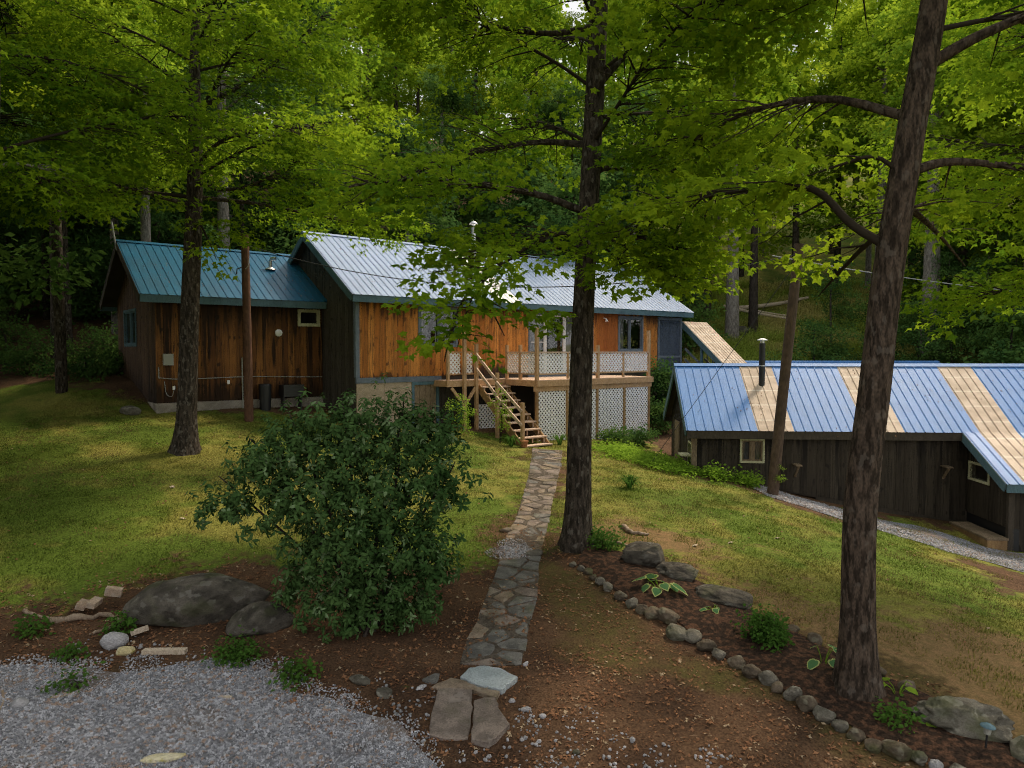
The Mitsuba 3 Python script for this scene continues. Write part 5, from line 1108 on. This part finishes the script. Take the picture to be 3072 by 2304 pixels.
leafy('deck_shrub', 3.4, 23.9, .42, .5, 16, DEEP, 'low dark shrub along the lattice skirt', 'shrub', sc=(.35, .6)); leafy('deck_shrub', 4.3, 24.4, .5, .55, 18, DEEP, 'dark shrub at the right end of the lattice skirt', 'shrub', sc=(.35, .6))
leafy('vine', 6.56, 17.44, .07, .55, 5, BRIGHT, 'small bright vine on the leaning pole', 'vine', z=.75, sc=(.4, .6)); leafy('fern', 6.0, 18.35, .3, .3, 20, BRIGHT, 'bright fern in front of the shed wall', 'fern'); leafy('fern', 5.2, 18.2, .22, .4, 12, BRIGHT, 'bright upright fern below the shed window', 'fern')
leafy('young_shrub', -1.6, 21.4, .5, 1.3, 26, BRIGHT, 'thin yellow-green shrub in front of the blue cellar door', 'shrub', sc=(.6, 1.0)); leafy('young_shrub', -.35, 21.6, .3, 1.6, 14, BRIGHT, 'wispy yellow-green shrub beside the staircase', 'shrub', sc=(.6, 1.0))
P = []
for _ in range(330):
    u = rng.uniform(); c = np.array([3.1, 22.6]) * (1 - u) + np.array([4.7, 18.6]) * u; q = c + rng.normal(0, [.38, .45]); P.append((q[0], q[1]))
strew('ground_cover', BRIGHT, P, rng, s=(.7, 1.2), lift=.12); tag('ground_cover', 'bright green leafy ground cover between the lawn and the shed', 'ground cover', kind='stuff')

def blades(name, x, y, n, L, label, cat, m='leaf_blade', w=.014, z=None):
    k = tag(num(name), label, cat); z = float(rel(x, y)) if z is None else z
    for i in range(n):
        a = rng.uniform(0, 6.28); l = L * rng.uniform(.7, 1.15); d = np.array([math.cos(a), math.sin(a), 0]); s = np.array([-d[1], d[0], 0]); u = np.linspace(0, 1, 6); k2 = rng.uniform(.4, 1.0)
        c = np.array([x, y, z]) + d * (.04 + l * .75 * k2 * u ** 1.3)[:, None] + np.array([0, 0, 1.]) * (l * (1.15 * u - (.55 + .5 * k2) * u ** 2.2))[:, None]; ww = (w * (1 - u ** 2) + .0015)[:, None]
        part(k, 'blade', (np.stack([c - s * ww, c + s * ww], 1).reshape(-1, 3), grid_faces(6, 2)), m, smooth=True)
blades('daylily', -.02, 21.25, 46, .75, 'arching daylily clump at the left foot of the staircase', 'plant'); blades('daylily', 1.5, 22.5, 40, .8, 'arching daylily clump between the staircase and the lattice skirt', 'plant')
blades('grass_clump', 2.67, 16.2, 90, .62, 'tall tuft of grass alone on the lawn before the ground cover', 'grass', w=.011); 
k = tag('flower_pot', 'small brown clay pot beside the lowest newel post', 'pot'); z = float(rel(.36, 21.35)); put(k, tube([(.36, 21.35, z), (.36, 21.35, z + .16), (.36, 21.35, z + .165), (.36, 21.35, z + .2)], [.085, .115, .13, .13], 16), 'terracotta', smooth=40)

# ---------------------------------------------------------------- small things
k = tag('path_light', 'solar path light on a thin stake at the lower right', 'lamp'); x, y = 4.42, 6.55; z = float(rel(x, y))
put(k, tube([(x, y, z - .05), (x + .02, y, z + .2)], .009, 8), 'black_metal'); part(k, 'lens', tube([(x + .02, y, z + .2), (x + .025, y, z + .27)], [.028, .034], 12), 'grey_paint', smooth=40)
part(k, 'cap', tube([(x + .024, y, z + .268), (x + .025, y, z + .28), (x + .027, y, z + .30)], [.065, .06, .02], 14), 'blue_trim', smooth=40)
def block(name, c, size, rot, m, label, cat, group=None, tilt=0.0, lift=0.0):
    b = trimesh.creation.box(size); v = np.array(b.vertices) @ rotmat(rot, tilt, 0).T; put(tag(num(name), label, cat, group), (v + [c[0], c[1], float(rel(*c)) + size[2] / 2 + lift], b.faces), m)
block('brick', (-5.6, 9.22), (.11, .22, .07), .25, 'brick_old', 'left tan brick leaning at the left end of the big boulder', 'brick', None, .3, .08); block('brick', (-5.46, 9.24), (.11, .24, .07), .1, 'brick_old', 'middle tan brick of three beside the big boulder', 'brick', None, .25, .1)
block('brick', (-5.3, 9.42), (.2, .12, .10), .3, 'brick_old', 'right tan brick, highest of three touching the big boulder', 'brick', None, .2, .16)
block('plank', (-4.1, 8.32), (.50, .09, .05), .04, 'log_pale', 'short pale plank lying at the gravel edge below the big boulder', 'plank'); block('plank', (-4.6, 8.72), (.2, .06, .05), .5, 'log_pale', 'stub of pale wood leaning under the big boulder', 'plank', None, -.2, .05)
block('plank', (-3.03, 7.42), (.14, .05, .02), -.2, 'log_pale', 'thin wood chip lying on the gravel', 'chip'); block('plank', (-4.72, 7.42), (.26, .09, .02), .45, 'brick_old', 'flat orange-tan stone piece half buried in the gravel', 'stone')
for lab, pts, r in [('thick grey root crossing the rubble left of the big boulder', [(-5.85,8.95),(-5.5,9.05),(-5.2,9.1),(-4.98,9.0)], .05), ('curved dead root in front of the big boulder', [(-4.95,9.05),(-5.05,8.85),(-5.2,8.68)], .035), ('bleached branch on the dirt at the left edge', [(-6.35,9.2),(-6.0,9.05),(-5.7,8.98)], .025),
        ('thin dead stick lying on the gravel', [(-4.5,6.4),(-4.25,6.45),(-4.0,6.5)], .012), ('dark stick leaning by the grey wedge stone', [(-5.4,7.45),(-5.25,7.25),(-5.18,7.1)], .018), ('twisted surface root right of the middle maple', [(1.3,12.15),(1.75,12.2),(2.1,12.0)], .04), ('small dead stump of roots on the lawn right of the middle maple', [(2.05,13.1),(2.15,12.75),(2.45,12.72)], .05)]:
    C = curve([(x, y, float(rel(x, y)) + r * .6) for x, y in pts], 14); C[:, 2] += rng.normal(0, r * .25, 14); put(tag(num('dead_wood'), lab, 'wood'), tube(C, np.linspace(r, r * .45, 14) * rng.uniform(.8, 1.2, 14), 7), 'root_wood', smooth=60)
for lab, a, b, r in [('long pale fallen log on the grassy hillside', (13.9, 44.6), (19.2, 46.8), .15), ('shorter pale fallen log crossing below the long one', (13.2, 44.9), (16.6, 43.0), .12), ('thin fallen branch below the long log', (15.2, 44.6), (17.2, 43.6), .06)]:
    C = np.array([np.array(a) * (1 - u) + np.array(b) * u for u in np.linspace(0, 1, 8)]); C = np.column_stack([C, gz(C[:, 0], C[:, 1]) + r + .25]); put(tag(num('fallen_log'), lab, 'log'), tube(C, np.linspace(r, r * .6, 8), 9), 'log_pale', smooth=60)
for i, (x, y) in enumerate([(-6.9, 14.4), (-5.9, 12.7), (3.9, 12.6), (5.0, 13.3), (-3.1, 10.5), (-3.9, 10.1), (3.2, 12.3)]):
    M = MB(); add_leaf(M, (LEAF5 * 1.0, LEAF5F), np.array([x, y, float(rel(x, y)) + .03]), rng.uniform(0, 6), .1, .2, .11); put(tag(num('fallen_leaf'), 'dry tan fallen leaf lying curled on the lawn or dirt', 'leaf', 'fallen leaves lying singly'), M.get(), 'log_pale')
